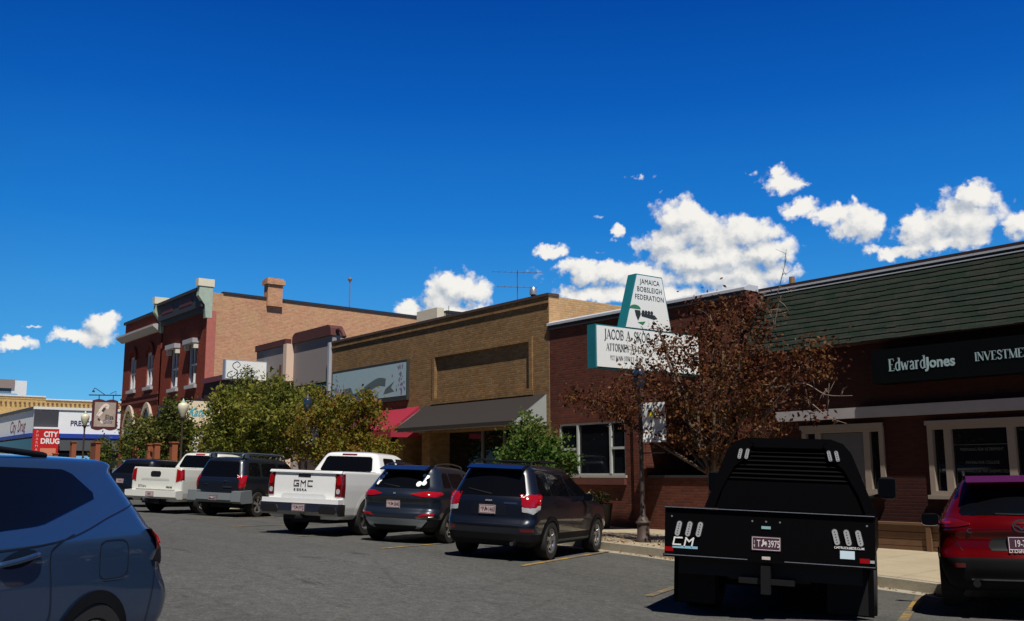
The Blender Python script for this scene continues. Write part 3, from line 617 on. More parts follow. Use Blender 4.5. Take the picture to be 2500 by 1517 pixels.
L(MB().box(X0-.02, X1+.01, FAC-.045, FAC-.002, 6.78, 6.86).build('corbel_course', tan_brick))
mb = MB(); frame(mb, -29.62, -23.9, 4.03, 5.82, FAC-.045, FAC-.002, .155); L(mb.build('panel_border', tan_brick))
L(MB().box(-29.7, -23.82, FAC-.07, FAC-.047, 3.98, 4.12).build('panel_ledge', tan_brick))
sf = mat('dark_storefront', (.012, .011, .012), .5, var=.1)
L(MB().box(-29.8, -23.5, FAC+.86, FAC+.9, .2, 3.0).build('shopfront_glass', glass)); L(MB().box(-36.6, -32, FAC+.46, FAC+.5, .5, 3).build('shopfront_glass', glass)); L(MB().box(-31.6, -30.32, FAC+1.4, FAC+1.5, .3, 3).build('entry_door', sf))
mb = MB()
for x in (-27.7, -26.45, -25.5): mb.box(x-.03, x+.03, FAC+.78, FAC+.858, .2, 3.0)
L(mb.build('mullion', mat('mullion_metal', (.22, .22, .22), .4, .4)))
L(MB().box(-37.6, -37.45, FAC-.14, FAC-.004, .4, 7.05).build('downpipe', mat('pipe_grey', (.36, .38, .44), .5)))
# awnings
def awning(name, label, x0, x1, zt, zb, out, mt, endm, val=.12):
    t = thing(name, label, 'awning', ((x0+x1)/2, FAC, zt)); Ya = FAC-.006; Yb = FAC-out
    mb = MB(); n = 10
    for i in range(n):
        a = i/n; c = (i+1)/n; s1 = -.03*math.sin(a*math.pi); s2 = -.03*math.sin(c*math.pi)
        mb.quad((x0, Ya+(Yb-Ya)*a, zt+(zb-zt)*a+s1), (x1, Ya+(Yb-Ya)*a, zt+(zb-zt)*a+s1), (x1, Ya+(Yb-Ya)*c, zt+(zb-zt)*c+s2), (x0, Ya+(Yb-Ya)*c, zt+(zb-zt)*c+s2))
    mb.quad((x0, Yb, zb), (x1, Yb, zb), (x1, Yb, zb-val), (x0, Yb, zb-val))
    part_of(t, mb.build('canopy', mt, fix=False, smooth=True, angle=30))
    for x in (x0+.003, x1-.003):
        part_of(t, MB().poly([(x, Ya, zt-.01), (x, Yb, zb-.01), (x, Yb, zb-val), (x, Ya, zb-val)]).build('end_panel', endm, fix=False))
    part_of(t, MB().tube([(x0, Yb+.02, zb-val), (x1, Yb+.02, zb-val)], .02).build('front_bar', mat('mullion_metal', (.2, .2, .2), .4)))
awning('grey_awning', 'wide dark grey shed awning with pale triangular end over shopfront', -30.15, -23.25, 3.97, 3.12, 1.25, mat('grey_canvas', (.020, .015, .0135), .85, var=.2, vs=12), mat('pale_canvas_end', (.28, .30, .30), .8))
awning('crimson_awning', 'crimson awning half hidden by the autumn tree', -34.2, -30.5, 3.97, 3.12, 1.2, mat('crimson_canvas', (.27, .008, .030), .85, var=.2, vs=10), mat('crimson_canvas_end', (.30, .012, .04), .8), val=.28)
# painted banner sign on tan wall
sg = thing('mural_sign', 'pale blue wall sign with grey ribbon and floral ends on tan brick', 'sign', (-34, FAC, 5))
mb = MB(); mb.box(-37.15, -31.22, FAC-.12, FAC-.004, 4.25, 5.76); part_of(sg, mb.build('sign_panel', mat('sign_edge_dark', (.03, .035, .035), .6)))
mb = MB(); mb.box(-37.1, -31.27, FAC-.125, FAC-.121, 4.42, 5.66); part_of(sg, mb.build('sign_face', mat('pale_blue_face', (.38, .52, .57), .6, var=.08)))
rb = bez([(-35.6, 4.55), (-34.9, 4.62), (-34.0, 4.9), (-33.3, 5.06), (-32.75, 5.0)], 6)
mb = MB(); ribbon(mb, rb, .30, 0)
for q in ([(-36.2, 4.95), (-35.5, 4.98), (-35.3, 4.72), (-36.2, 4.62), (-35.95, 4.8)], [(-32.75, 4.75), (-32.1, 5.0), (-32.35, 4.78), (-32.1, 4.62), (-32.9, 4.55)]):
    mb.poly([(p[0], p[1], -.001) for p in q])
mb.v = [(v[0], FAC-.129-v[2], v[1]) for v in mb.v]
part_of(sg, mb.build('ribbon', mat('ribbon_grey', (.10, .14, .15), .6, var=.2), fix=False))
mb = MB()
for i in range(60):
    sd = rnd.choice((-1, 1)); x = (-36.75 if sd < 0 else -31.62)+rnd.gauss(0, .12)+ (rnd.choice((0, .35*-sd)) if rnd.random() < .3 else 0); z = rnd.uniform(4.5, 5.55); r_ = rnd.uniform(.02, .055)
    mb.poly([(x+r_*math.cos(t), FAC-.127-.0003*(i % 9), z+1.5*r_*math.sin(t)) for t in [k*math.pi/3 for k in range(6)]], rnd.choice((0, 0, 1)))
part_of(sg, mb.build('floral_motif', [mat('floral_plum', (.22, .13, .28), .7), mat('floral_green', (.07, .12, .12), .7)], fix=False))

# ---------- stucco shop with two bays ----------
b = thing('stucco_shop', 'grey stucco shop with maroon curved coping and two bays', 'building', (-41, FAC, 0))
stc = mat('grey_stucco', (.27, .235, .235), .9, var=.1, vs=20); stc2 = mat('cream_stucco', (.66, .50, .40), .9, var=.06)
mb = MB(); wall(mb, -41.4, -37.65, 0.2, 7.5, FAC+.1, [(-41.15, -37.85, 3.1, 5.45, .1), (-41.1, -37.9, .5, 2.9, .3)])
mb.box(-45.05, -41.75, FAC-.12, FAC+10, .2, 7.36); mb.box(-41.4, -37.65, FAC+.45, FAC+10, .2, 6.6)
mb.quad((-37.65, FAC+.1, 6), (-37.65, FAC+.6, 6), (-37.65, FAC+.6, 7.5), (-37.65, FAC+.1, 7.5)); mb.quad((-41.4, FAC+.1, 6), (-41.4, FAC+.6, 6), (-41.4, FAC+.6, 7.5), (-41.4, FAC+.1, 7.5)); mb.quad((-41.4, FAC+.1, 7.5), (-37.65, FAC+.1, 7.5), (-37.65, FAC+.6, 7.5), (-41.4, FAC+.6, 7.5))
L(mb.build('wall', stc, fix=False))
L(MB().box(-41.75, -41.4, FAC-.26, FAC+.3, .2, 7.4).build('pilaster', stc2))
mb = MB(); mb.box(-45.1, -41.7, FAC-.2, FAC+.1, 7.37, 7.66)
pts = [(-41.42, 7.4)]+[(-41.42+.35*(1-math.cos(t)), 7.62+.25*math.sin(t)) for t in [k*math.pi/8 for k in range(5)]]+[(-37.95+.3*math.sin(t), 7.62+.25*math.cos(t)) for t in [k*math.pi/8 for k in range(5)]]+[(-37.6, 7.4)]
mb.prism(pts, 'y', FAC+.0, FAC+.62); L(mb.build('coping', maroon))
mb = MB(); mb.tube(bez([(-37.6, FAC+.3, 7.62), (-37.35, FAC+.3, 7.62), (-37.1, FAC+.3, 7.45), (-36.95, FAC+.3, 7.25)], 4), .09); L(mb.build('coping_scroll', maroon, smooth=True))
w = L(MB().box(-41.1, -37.9, FAC+.16, FAC+.2, 3.1, 5.4).build('window', glass)); mb = MB()
for x in (-40.1, -39.5, -38.6): mb.box(x-.03, x+.03, FAC+.12, FAC+.158, 3.12, 5.38)
o = mb.build('window_bar', mat('mullion_metal', (.2, .2, .2), .4)); o.parent = w
L(MB().box(-42.35, -42.2, FAC-.16, FAC-.122, 3.5, 6.5).build('banner_strip', mat('maroon_paint', (.1, .02, .02))))
L(MB().prism([(FAC+.45, 6.95), (FAC+.45, 7.12), (24, 8.05), (24, 7.8)], 'x', -37.4, -29.0).build('metal_roof', mat('blue_grey_metal_roof', (.17, .27, .36), .4, .3, var=.1)))

# ---------- low maroon front between ----------
b = thing('maroon_shop', 'low shop with dark maroon upper front beside the two-storey brick building', 'building', (-48.8, FAC, 0))
mb = MB(); mb.box(-52.3, -45.1, FAC+.04, FAC+12, .3, 6.35); L(mb.build('wall', mat('dark_maroon_wall', (.045, .012, .014), .8, var=.25)))
L(MB().box(-52.3, -45.1, FAC-.10, FAC+.2, 6.352, 6.62).build('coping', mat('plum_trim', (.15, .035, .045), .6)))
L(MB().box(-52.2, -45.2, FAC-.02, FAC+.036, 3.4, 5.0).build('signboard', mat('rust_board', (.16, .045, .025), .7, var=.3)))
L(MB().box(-51.8, -45.6, FAC-.0, FAC+.03, .8, 3.2).build('shopfront_glass', glass))

# ---------- two-storey corner building ----------
b = thing('corner_building', 'two-storey red brick corner building with arches and peach brick side wall', 'building', (-60, FAC, 0))
X0, XM, X1 = -67.1, -59.75, -52.4; ZT = 11.45
A1 = [(-65.0, .66), (-61.55, .66)]
mb = MB(); wn = [(-65.6, -64.35, 6.85, 9.0, .22), (-62.25, -61.0, 6.85, 9.0, .22)]
wall(mb, X0, XM, .5, ZT-.15, FAC, wn+[(-66.0, -64.1, .8, 5.0, .35), (-62.55, -60.6, .8, 5.0, .35)])
wn2 = [(-57.95, -56.7, 6.45, 8.75, .22), (-55.0, -53.75, 6.45, 8.75, .22)]
wall(mb, XM, X1, .5, ZT, FAC+.08, wn2+[(-59, -53, .8, 4.4, .5)])
mb.quad((X0, FAC, .5), (X0, 36, .5), (X0, 36, 10.5), (X0, FAC, ZT-.15))
L(mb.build('front_wall', old_red, fix=False))
mb = MB(); mb.quad((X1, FAC+.08, .5), (X1, 34, .5), (X1, 34, 11.2), (X1, FAC+.08, ZT)); L(mb.build('side_wall', peach_brick, fix=False))
L(MB().box(X1+.002, X1+.05, FAC+.05, FAC+.55, 6.6, 10.4).build('painted_corner', mat('faded_red_paint', (.42, .13, .10), .8, var=.3, vs=5)))
mb = MB(); mb.prism([(FAC+.9, ZT-.02), (34.1, 11.2), (34.1, 11.36), (FAC+.9, ZT+.1)], 'x', X1-.3, X1+.06); L(mb.build('side_coping', mat('tar_edge', (.02, .022, .03), .6)))
L(MB().box(X0+.3, X1-.3, FAC+.6, 34, 10.3, 10.5).build('roof', roofm))
L(MB().box(X0-.1, XM, FAC-.12, FAC+.3, 11.32, 11.5).build('front_coping', mat('dark_cap', (.03, .02, .02), .6)))
mb = MB(); mb.prism([(FAC-.002, 10.12), (FAC-.12, 10.12), (FAC-.5, 10.4), (FAC-.5, 10.52), (FAC-.002, 10.62)], 'x', X0-.35, XM-.12); L(mb.build('cornice', mat('grey_cornice', (.40, .39, .39), .7)))
gd = mat('dark_cornice', (.035, .03, .035), .6, var=.3)
mb = MB(); mb.box(XM+.15, X1-.05, FAC-.30, FAC+.077, 10.62, 11.55); mb.box(XM+.1, X1, FAC-.42, FAC+.1, 11.552, 11.72); mb.box(XM+.15, X1-.1, FAC-.14, FAC+.076, 10.35, 10.615)
c_ = L(mb.build('parapet_cornice', gd))
for xa, xb in ((-58.9, -57.0), (-55.9, -53.9)): o = MB().box(xa, xb, FAC-.32, FAC-.302, 10.95, 11.35).build('cornice_panel', mat('cornice_red', (.10, .02, .02), .6)); o.parent = c_
gb = mat('verdigris_bracket', (.36, .45, .36), .6, var=.3, vs=4); gb2 = mat('bracket_cream', (.7, .66, .5), .6)
for x in (XM-.25, X1-.28):
    o = L(MB().prism([(FAC-.45, 11.73), (FAC-.5, 11.2), (FAC-.12, 10.7), (FAC-.05, 10.0), (FAC+.3, 10.0), (FAC+.3, 11.73)], 'x', x, x+.34).build('cornice_bracket', gb))
    q = MB().box(x-.04, x+.38, FAC-.55, FAC+.36, 11.735, 12.15).build('bracket_cap', gb2); q.parent = o
for i, (a, c, z0, z1, _) in enumerate(wn+wn2):
    y = FAC if i < 2 else FAC+.08
    mb = MB(); frame(mb, a, c, z0, z1, y+.06, y+.2, .13); mb.box((a+c)/2-.05, (a+c)/2+.05, y+.08, y+.2, z0+.1, z1-.1); mb.box(a+.13, c-.13, y+.09, y+.2, (z0+z1)/2-.05, (z0+z1)/2+.05)
    w = L(mb.build('window_frame', mat('white_sash', (.60, .60, .62), .5)))
    p = MB().quad((a, y+.18, z0), (c, y+.18, z0), (c, y+.18, z1), (a, y+.18, z1)).build('pane', glass, fix=False); p.parent = w
    p = MB().box(a-.15, c+.15, y-.16, y+.04, z0-.2, z0-.01).build('window_sill', mat('grey_stone', (.36, .36, .38), .7)); p.parent = w
    if i >= 2:
        p = MB().box(a-.18, c+.18, y-.36, y-.002, z1+.0, z1+.26).build('window_hood', mat('grey_stone', (.36, .36, .38), .7)); p.parent = w
        mb = MB(); mb.box(a-.14, a+.02, y-.26, y-.002, z1-.3, z1-.004); mb.box(c-.02, c+.14, y-.26, y-.002, z1-.3, z1-.004); p = mb.build('hood_bracket', mat('white_bracket', (.6, .58, .5), .6)); p.parent = w
    else:
        xm = (a+c)/2; mb = MB(); n = 14
        for k in range(n):
            t0, t1 = math.pi*k/n, math.pi*(k+1)/n; r0, r1 = .60, .82
            mb.poly([(xm+r0*math.cos(t0), y-.12, z1-.25+r0*1.1*math.sin(t0)), (xm+r1*math.cos(t0), y-.12, z1-.25+r1*1.1*math.sin(t0)), (xm+r1*math.cos(t1), y-.12, z1-.25+r1*1.1*math.sin(t1)), (xm+r0*math.cos(t1), y-.12, z1-.25+r0*1.1*math.sin(t1))])
            mb.poly([(xm+r0*math.cos(t0), y-.12, z1-.25+r0*1.1*math.sin(t0)), (xm+r0*math.cos(t1), y-.12, z1-.25+r0*1.1*math.sin(t1)), (xm+r0*math.cos(t1), y, z1-.25+r0*1.1*math.sin(t1)), (xm+r0*math.cos(t0), y, z1-.25+r0*1.1*math.sin(t0))])
            mb.poly([(xm+r1*math.cos(t0), y-.12, z1-.25+r1*1.1*math.sin(t0)), (xm+r1*math.cos(t1), y-.12, z1-.25+r1*1.1*math.sin(t1)), (xm+r1*math.cos(t1), y, z1-.25+r1*1.1*math.sin(t1)), (xm+r1*math.cos(t0), y, z1-.25+r1*1.1*math.sin(t0))])
        p = mb.build('window_arch', old_red, fix=False); p.parent = w
for xm in (-65.05, -61.57):
    mb = MB(); pts_o = []; pts_i = []; z0 = 4.55
    for k in range(13):   # pointed arch ring
        t = k/12*2-1; h_o = 1.35*(1-abs(t)**1.9); h_i = 1.0*(1-abs(t)**1.9)
        pts_o.append((xm+t*1.22, z0+h_o)); pts_i.append((xm+t*.93, z0+h_i))
    pts_o = [(xm-1.22, 3.6)]+pts_o+[(xm+1.22, 3.6)]; pts_i = [(xm-.93, 3.6)]+pts_i+[(xm+.93, 3.6)]
    for a, c, e, d in zip(pts_o[:-1], pts_o[1:], pts_i[1:], pts_i[:-1]):
        mb.quad((a[0], FAC-.14, a[1]), (c[0], FAC-.14, c[1]), (e[0], FAC-.14, e[1]), (d[0], FAC-.14, d[1]))
        mb.quad((a[0], FAC-.14, a[1]), (c[0], FAC-.14, c[1]), (c[0], FAC, c[1]), (a[0], FAC, a[1])); mb.quad((d[0], FAC-.14, d[1]), (e[0], FAC-.14, e[1]), (e[0], FAC, e[1]), (d[0], FAC, d[1]))
    L(mb.build('stone_arch', mat('buff_stone', (.42, .35, .28), .8, var=.2), fix=False))
    mb = MB(); mb.poly([(p[0], FAC-.05, p[1]) for p in pts_i]+[(xm+.93, FAC-.05, .8), (xm-.93, FAC-.05, .8)]); L(mb.build('arched_window', glass, fix=False))
for z in (5.95, 6.3): L(MB().box(X0-.02, XM, FAC-.07, FAC-.002, z, z+.14).build('string_course', mat('maroon_course', (.14, .03, .02), .8)))
L(MB().box(XM+.2, X1-.1, FAC-.05, FAC+.07, 4.5, 5.6).build('fascia', mat('navy_fascia', (.02, .022, .04), .6)))
L(MB().box(-59, -53, FAC+.5, FAC+.56, .8, 4.4).build('shopfront_glass', glass))
mb = MB(); mb.box(-52.75, -52.2, 22.75, 23.65, 11.0, 12.25, 0); mb.box(-52.85, -52.1, 22.65, 23.75, 12.25, 12.52, 0); mb.box(-52.78, -52.17, 22.72, 23.68, 12.52, 12.62, 0)
L(mb.build('chimney', peach_brick))
mb = MB(); mb.tube([(-53, 28.4, 10.4), (-53, 28.4, 13.2)], .035); mb.lathe([(0, 13.45), (.1, 13.42), (.13, 13.3), (.1, 13.2), (0, 13.18)], (-53, 28.4, 0), n=10); L(mb.build('roof_mast', mat('rust_mast', (.2, .15, .13), .6)))

# hanging pictorial sign on the corner
sg = thing('hanging_sign', 'maroon framed picture sign hung from iron bracket on corner building', 'sign', (-68, 18.5, 5.4))
irn = mat('iron_black', (.015, .015, .018), .5); XH = -67.9
mb = MB(); prof = []
for k in range(17):
    t = k/16; prof.append((17.72+t*1.62, 6.3+.10*abs(math.sin(t*2*math.pi))+.02))
bot = [(17.72+(1-k/16)*1.62, 4.5-.12*abs(math.sin(k/16*2*math.pi))) for k in range(17)]
mb.prism(prof+bot, 'x', XH-.08, XH); part_of(sg, mb.build('frame', mat('maroon_sign_frame', (.075, .012, .02), .6)))
mb = MB(); mb.box(XH+.001, XH+.01, 17.86, 19.2, 4.62, 6.22, 0); part_of(sg, mb.build('sign_face', mat('taupe_picture', (.36, .30, .26), .7, var=.4, vs=2.5)))
mb = MB()
ribbon(mb, bez([(18.0, 5.35), (18.25, 5.75), (18.5, 6.05), (18.7, 6.0), (18.62, 5.8)], 5), [.06]*4+[.16]*30, .012); ribbon(mb, [(18.12, 5.3), (18.35, 5.6), (18.5, 5.85)], .16, .016); ribbon(mb, [(18.1, 5.15), (18.25, 5.0), (18.42, 4.85)], .12, .014)
mb.m = [0]*(len(mb.f)-3)+[1]*1+[1]+[0]
mb.v = [(XH+v[2], v[0], v[1]) for v in mb.v]
part_of(sg, mb.build('picture', [mat('picture_pale', (.72, .66, .60), .7), mat('picture_dark', (.06, .03, .035), .7)], fix=False))
part_of(sg, text('Eliza', .42, (XH+.018, 18.55, 5.12), yx, zx, lk, None, sx=.72, bold=.01)); part_of(sg, text('Quilts', .34, (XH+.018, 18.42, 4.86), yx, zx, mat('letter_lilac', (.2, .17, .3), .6, var=0), None, sx=.72, bold=.01))
mb = MB(); mb.tube([(XH, 17.45, 6.66), (XH, 19.5, 6.72)], .035, 6); mb.tube([(XH, 18.1, 6.66), (XH, 18.1, 6.38)], .03, 6); mb.tube([(XH, 19.0, 6.68), (XH, 19.0, 6.38)], .03, 6)
mb.tube(bez([(XH, 18.5, 6.68), (XH, 18.1, 6.95), (XH, 17.8, 7.12), (XH, 17.72, 6.98)], 5), .022, 6); mb.tube([(XH, 19.15, 6.7), (XH, 19.15, 6.98), (XH, 18.8, 6.8)], .022, 6); mb.lathe([(0, 0), (.07, -.02), (.09, -.12)], (XH, 17.72, 6.98), n=10)
part_of(sg, mb.build('bracket', irn, smooth=True, angle=40))

# perpendicular signs
sg = thing('cabinet_sign', 'white box sign with large black script over the big green tree', 'sign', (-44.4, 18.4, 6.3))
mb = MB(); mb.box(-44.12, -43.82, 17.14, 19.18, 5.86, 6.78); part_of(sg, mb.build('cabinet', mat('sign_pale_metal', (.30, .34, .42), .5)))
mb = MB(); mb.box(-43.81, -43.80, 17.18, 19.14, 5.90, 6.74); part_of(sg, mb.build('sign_face', wf))
sw = [(bez([(.62, .72), (.5, .80), (.3, .66), (.34, .5), (.52, .38), (.5, .24), (.24, .07), (.06, .1), (.1, .26), (.3, .36)], 6), .035), (bez([(.62, .72), (.66, .66), (.58, .55), (.5, .56)], 4), .025)]
part_of(sg, strokes(sw, (-43.798, 17.2, 5.90), yx, zx, lk, None))
part_of(sg, text('Scissors', .3, (-43.796, 17.78, 6.16), yx, zx, lk, None, shear=.4, sx=.85)); part_of(sg, text('789-4747', .16, (-43.796, 18.26, 5.96), yx, zx, mat('faint_grey', (.35, .38, .38), .6, var=0), None, shear=.3, sx=.85))
sg = thing('banner_sign', 'cream banner with blue script and white notices beneath it', 'sign', (-48.9, 18, 4))
mb = MB(); mb.box(-49.1, -49.0, 17.22, 19.32, 3.83, 5.18); part_of(sg, mb.build('sign_face', mat('cream_banner', (.74, .64, .46), .6, var=.06)))
mb = MB(); mb.box(-49.1, -49.0, 17.2, 19.3, 3.66, 3.82); part_of(sg, mb.build('lower_rail', mat('rust_board', (.16, .045, .025))))
mb = MB(); mb.box(-49.08, -48.99, 17.24, 18.6, 3.42, 3.655); mb.box(-49.08, -48.99, 17.24, 17.95, 2.5, 3.39); part_of(sg, mb.build('notice', mat('white_notice', (.75, .76, .75), .6, var=.05)))
bl = mat('script_blue', (.05, .38, .50), .6, var=.1)
part_of(sg, text("Kate's", .62, (-48.995, 17.34, 4.42), yx, (0, .12, 1), bl, None, shear=.35, bold=.02, sx=.72)); part_of(sg, text('LUNCH', .22, (-48.995, 17.95, 4.16), yx, zx, mat('brown_letter', (.25, .16, .1), .6), None, sx=.8)); part_of(sg, text('CHOP HOUSE', .22, (-48.995, 17.48, 3.9), yx, zx, mat('brown_letter', (.25, .16, .1), .6), None, sx=.8))
part_of(sg, text('COFFEE', .17, (-48.985, 17.3, 3.47), yx, zx, lk, None, bold=.02, sx=.9))
mb = MB(); mb.box(-48.988, -48.984, 17.28, 17.9, 2.76, 2.86); mb.box(-48.988, -48.984, 17.28, 17.9, 2.54, 2.7); part_of(sg, mb.build('notice_print', mat('faint_grey', (.3, .3, .3))))
part_of(sg, MB().tube([(-49.05, 17.24, GS(-49, 17.2)), (-49.05, 17.24, 5.2)], .05).build('post', irn)); part_of(sg, MB().tube([(-49.05, 19.25, .4), (-49.05, 19.25, 5.2)], .05).build('post', irn))

# ---------- pharmacy across the side street ----------
b = thing('pharmacy_building', 'white panelled corner pharmacy with blue band across the side street', 'building', (-92, FAC, 0))
wp = mat('white_panel', (.80, .81, .80), .5, var=.03); bp_ = mat('blue_band', (.015, .05, .32), .5); gy = mat('grey_soffit', (.07, .075, .08), .7)
XC = -92.0
L(MB().box(-130, XC-.4, FAC+.4, 45, .5, 5).build('wall', mat('grey_shop_wall', (.14, .15, .16), .8)))
L(MB().box(-130, XC, FAC, 45, 5.0, 7.05).build('panel_fascia', wp))
mb = MB(); mb.box(-130, XC-.0, FAC-.25, FAC-.002, 4.7, 5.0); mb.box(XC+.002, XC+.25, 21.2, 45, 4.62, 5.0); L(mb.build('blue_band', bp_))
mb = MB(); mb.box(-130.1, XC+.1, FAC-.1, 45, 7.052, 7.28); L(mb.build('roof_edge', mat('roof_edge_white', (.72, .7, .62), .6)))
L(MB().box(-130.1, XC+.02, FAC-.13, FAC-.102, 6.98, 7.26).build('front_edge_strip', gy))
L(MB().box(XC+.003, XC+.06, FAC+.0, 21.25, 5.5, 7.0).build('dark_panel', mat('dark_panel', (.04, .04, .05), .6)))
L(MB().box(XC+.003, XC+.16, 21.3, 45, 3.55, 4.61).build('soffit_band', gy)); L(MB().box(XC-.35, XC+.05, 21.3, 45, 2.9, 3.54).build('window_band', glass))
L(MB().box(XC-.3, XC+.1, 22.9, 24.6, 1.2, 3.1).build('blue_shutter', mat('pale_blue_shutter', (.2, .5, .75), .5)))
L(MB().box(-129, XC-.5, FAC+.2, FAC+.3, 1.4, 4.6).build('shopfront_glass', glass))
nav = mat('navy_letter', (.02, .03, .12), .5, var=0)
L(text('PRESCRIPTIONS', .62, (XC+.02, 22.25, 5.72), yx, zx, nav, None, bold=.02, sx=.92))
L(text('City', 1.5, (-101.4, FAC-.01, 5.3), (1, 0, 0), zx, mat('plum_letter', (.16, .05, .08), .6, var=0), None, sx=1.0, shear=.2)); L(text('Drug', 1.5, (-98.2, FAC-.01, 5.3), (1, 0, 0), zx, MATS['plum_letter'], None, sx=1.0, shear=.2))
sg = thing('pharmacy_sign', 'red and white pharmacy sign on the corner of the white panelled store', 'sign', (XC+.3, 20, 4))
mb = MB(); mb.box(XC+.1, XC+.5, FAC-.05, 21.28, 2.6, 5.36); part_of(sg, mb.build('cabinet', mat('sign_red', (.52, .015, .012), .45)))
mb = MB(); mb.box(XC+.1, XC+.52, FAC-.05, 21.2, 5.362, 5.52); part_of(sg, mb.build('top_strip', wp))
wl = mat('white_letter', (.8, .8, .78), .5, var=0)
part_of(sg, text('CITY', .62, (XC+.505, 20.62, 4.7), yx, zx, wl, None, align='CENTER', bold=.035, sx=.82)); part_of(sg, text('DRUG', .62, (XC+.505, 20.6, 4.12), yx, zx, wl, None, align='CENTER', bold=.035, sx=.88))
for k, ch in enumerate('PHARMACY'): part_of(sg, text(ch, .30, (XC+.505, 19.55, 5.0-k*.3), yx, zx, mat('pink_letter', (.75, .3, .28), .5, var=0), None, align='CENTER', bold=.02))
mb = MB(); mb.box(XC+.502, XC+.512, 19.85, 21.1, 3.1, 3.72); part_of(sg, mb.build('message_board', mat('message_orange', (.62, .22, .12), .6, var=.3, vs=9)))
# ochre block and tower behind
b = thing('ochre_block', 'long ochre brick building with corbelled cornice behind the pharmacy', 'building', (-130, 30, 0))
L(MB().box(-180, -130, 20, 60, 0, 10.45).build('wall', ochre_brick)); L(MB().box(-180.1, -129.85, 19.9, 28.4, 10.75, 10.9).build('coping', white_trim)); L(MB().box(-180.1, -129.95, 19.9, 28.4, 10.452, 10.745).build('parapet', ochre_brick)); L(MB().box(-180.1, -129.87, 28.42, 60, 10.452, 10.6).build('coping', white_trim))
for i in range(34): L(MB().box(-129.99, -129.8, 20.3+i*.52, 20.5+i*.52, 9.85, 10.07).build('corbel', mat('corbel_dark', (.10, .05, .025), .9)))
b = thing('hilltop_tower', 'pale flat-roofed block with dark window strip far behind the ochre building', 'building', (-165, 30, 0))
L(MB().box(-180, -160.2, 12, 32.3, 0, 15.2).build('wall', mat('pale_render', (.55, .56, .55), .8))); L(MB().box(-160.19, -160.0, 12, 30.6, 14.0, 15.3).build('fascia', mat('taupe_fascia', (.2, .15, .13), .7))); L(MB().box(-160.19, -160.05, 12, 30.2, 13.55, 14.0).build('window_strip', glass)); L(MB().box(-160.19, -159.6, 12, 31, 12.95, 13.2).build('ledge', mat('blue_ledge', (.15, .3, .45), .6)))

# rooftop pieces behind the tan store
b = thing('rooftop_penthouse', 'cream rooftop box rising behind the tan brick parapet', 'building', (-40, 27, 8))
L(MB().box(-41.6, -39.75, 26.1, 26.5, 7.0, 9.55).build('front_panel', mat('cream_panel', (.62, .56, .44), .8))); L(MB().box(-39.9, -39.7, 26.5, 29.5, 7.0, 9.3).build('side_panel', mat('pale_green_panel', (.40, .38, .26), .8))); L(MB().box(-40, -39.55, 26.55, 29.9, 9.3, 9.42).build('roof_rail', mat('tar_edge', (.02, .022, .03))))
a_ = thing('television_antenna', 'thin two-boom television antenna above the tan brick parapet', 'antenna', (-26.2, 20.5, 6.9))
mb = MB(); mb.tube([(0, 0, -1), (0, 0, 1.58)], .018, 5); part_of_ = None
mast = mb.build('mast', mat('antenna_metal', (.12, .12, .13), .5), a_)
for z, n_, Lh in ((1.5, 9, .75), (.98, 7, .6)):
    mb = MB(); mb.tube([(-Lh*.55, -Lh, z), (Lh*.55, Lh, z)], .010, 4)
    for k in range(n_):
        t = -1+2*k/(n_-1); mb.tube([(t*Lh*.55-.12, t*Lh+.07, z), (t*Lh*.55+.12, t*Lh-.07, z)], .006, 4)
    mb.build('boom', MATS['antenna_metal'], a_)
v_ = thing('roof_flue', 'short black flue with bright cowl on the tan brick roof', 'flue', (-24.6, 19.9, 7.0))
MB().tube([(0, 0, -.5), (0, 0, .3)], .085, 12).build('pipe', blackm, v_, smooth=True, angle=40); mb = MB(); mb.lathe([(0, .58), (.07, .56), (.12, .48), (.12, .31), (.0, .31)], n=14); mb.build('cowl', mat('galvanised', (.5, .5, .48), .3, .7), v_, smooth=True, angle=40)
MB().box(-.55, .2, -.1, .3, -.1, .12).build('flue_base', blackm, v_)
v_ = thing('vent_pipe', 'slender dark vent pipe beside the rooftop box', 'pipe', (-31.9, 21.5, 7.0)); MB().tube([(0, 0, -.5), (0, 0, .45)], .06, 10).build('pipe', blackm, v_); MB().tube([(0, 0, .45), (0, 0, 1.1)], .012, 5).build('rod', blackm, v_)
u_ = thing('utility_pole', 'timber utility pole top with crossarm peeping over green mansard', 'pole', (-20.5, 28.1, 0))
MB().tube([(0, 0, -1), (0, 0, 8.22)], .10, 10).build('pole', mat('pole_wood', (.22, .14, .08), .9), u_); MB().box(-.15, .9, -.04, .04, 7.93, 8.0).build('crossarm', mat('crossarm_dark', (.06, .035, .025), .9), u_)

# ---------- unseen shopfronts added on the near side, to darken reflections and sky fill ----------
b = thing('added_near_shops', 'added row of dark brick shopfronts on the near kerb, darkening the window reflections', 'building', (-10, -13, 0))
mb = MB(); nb = brick('near_brick', (.10, .05, .035), (.07, .035, .025), (.07, .05, .04))
for i, (a, c, h_) in enumerate(((-70, -46, 7.2), (-46, -28, 6.0), (-28, -12, 8.0), (-12, 8, 6.4), (8, 30, 7.5))): mb.box(a+.01*i, c, -30, -13, -.5, h_)
L(mb.build('wall', nb))
for i in range(12): L(MB().box(-66+i*8, -61+i*8, -13.06, -13.002, .9, 3.2).build('shopfront_glass', glass))
L(MB().box(-70, 30, -13.5, -12.9, 3.6, 3.9).build('fascia', mat('near_fascia', (.05, .05, .055), .7)))

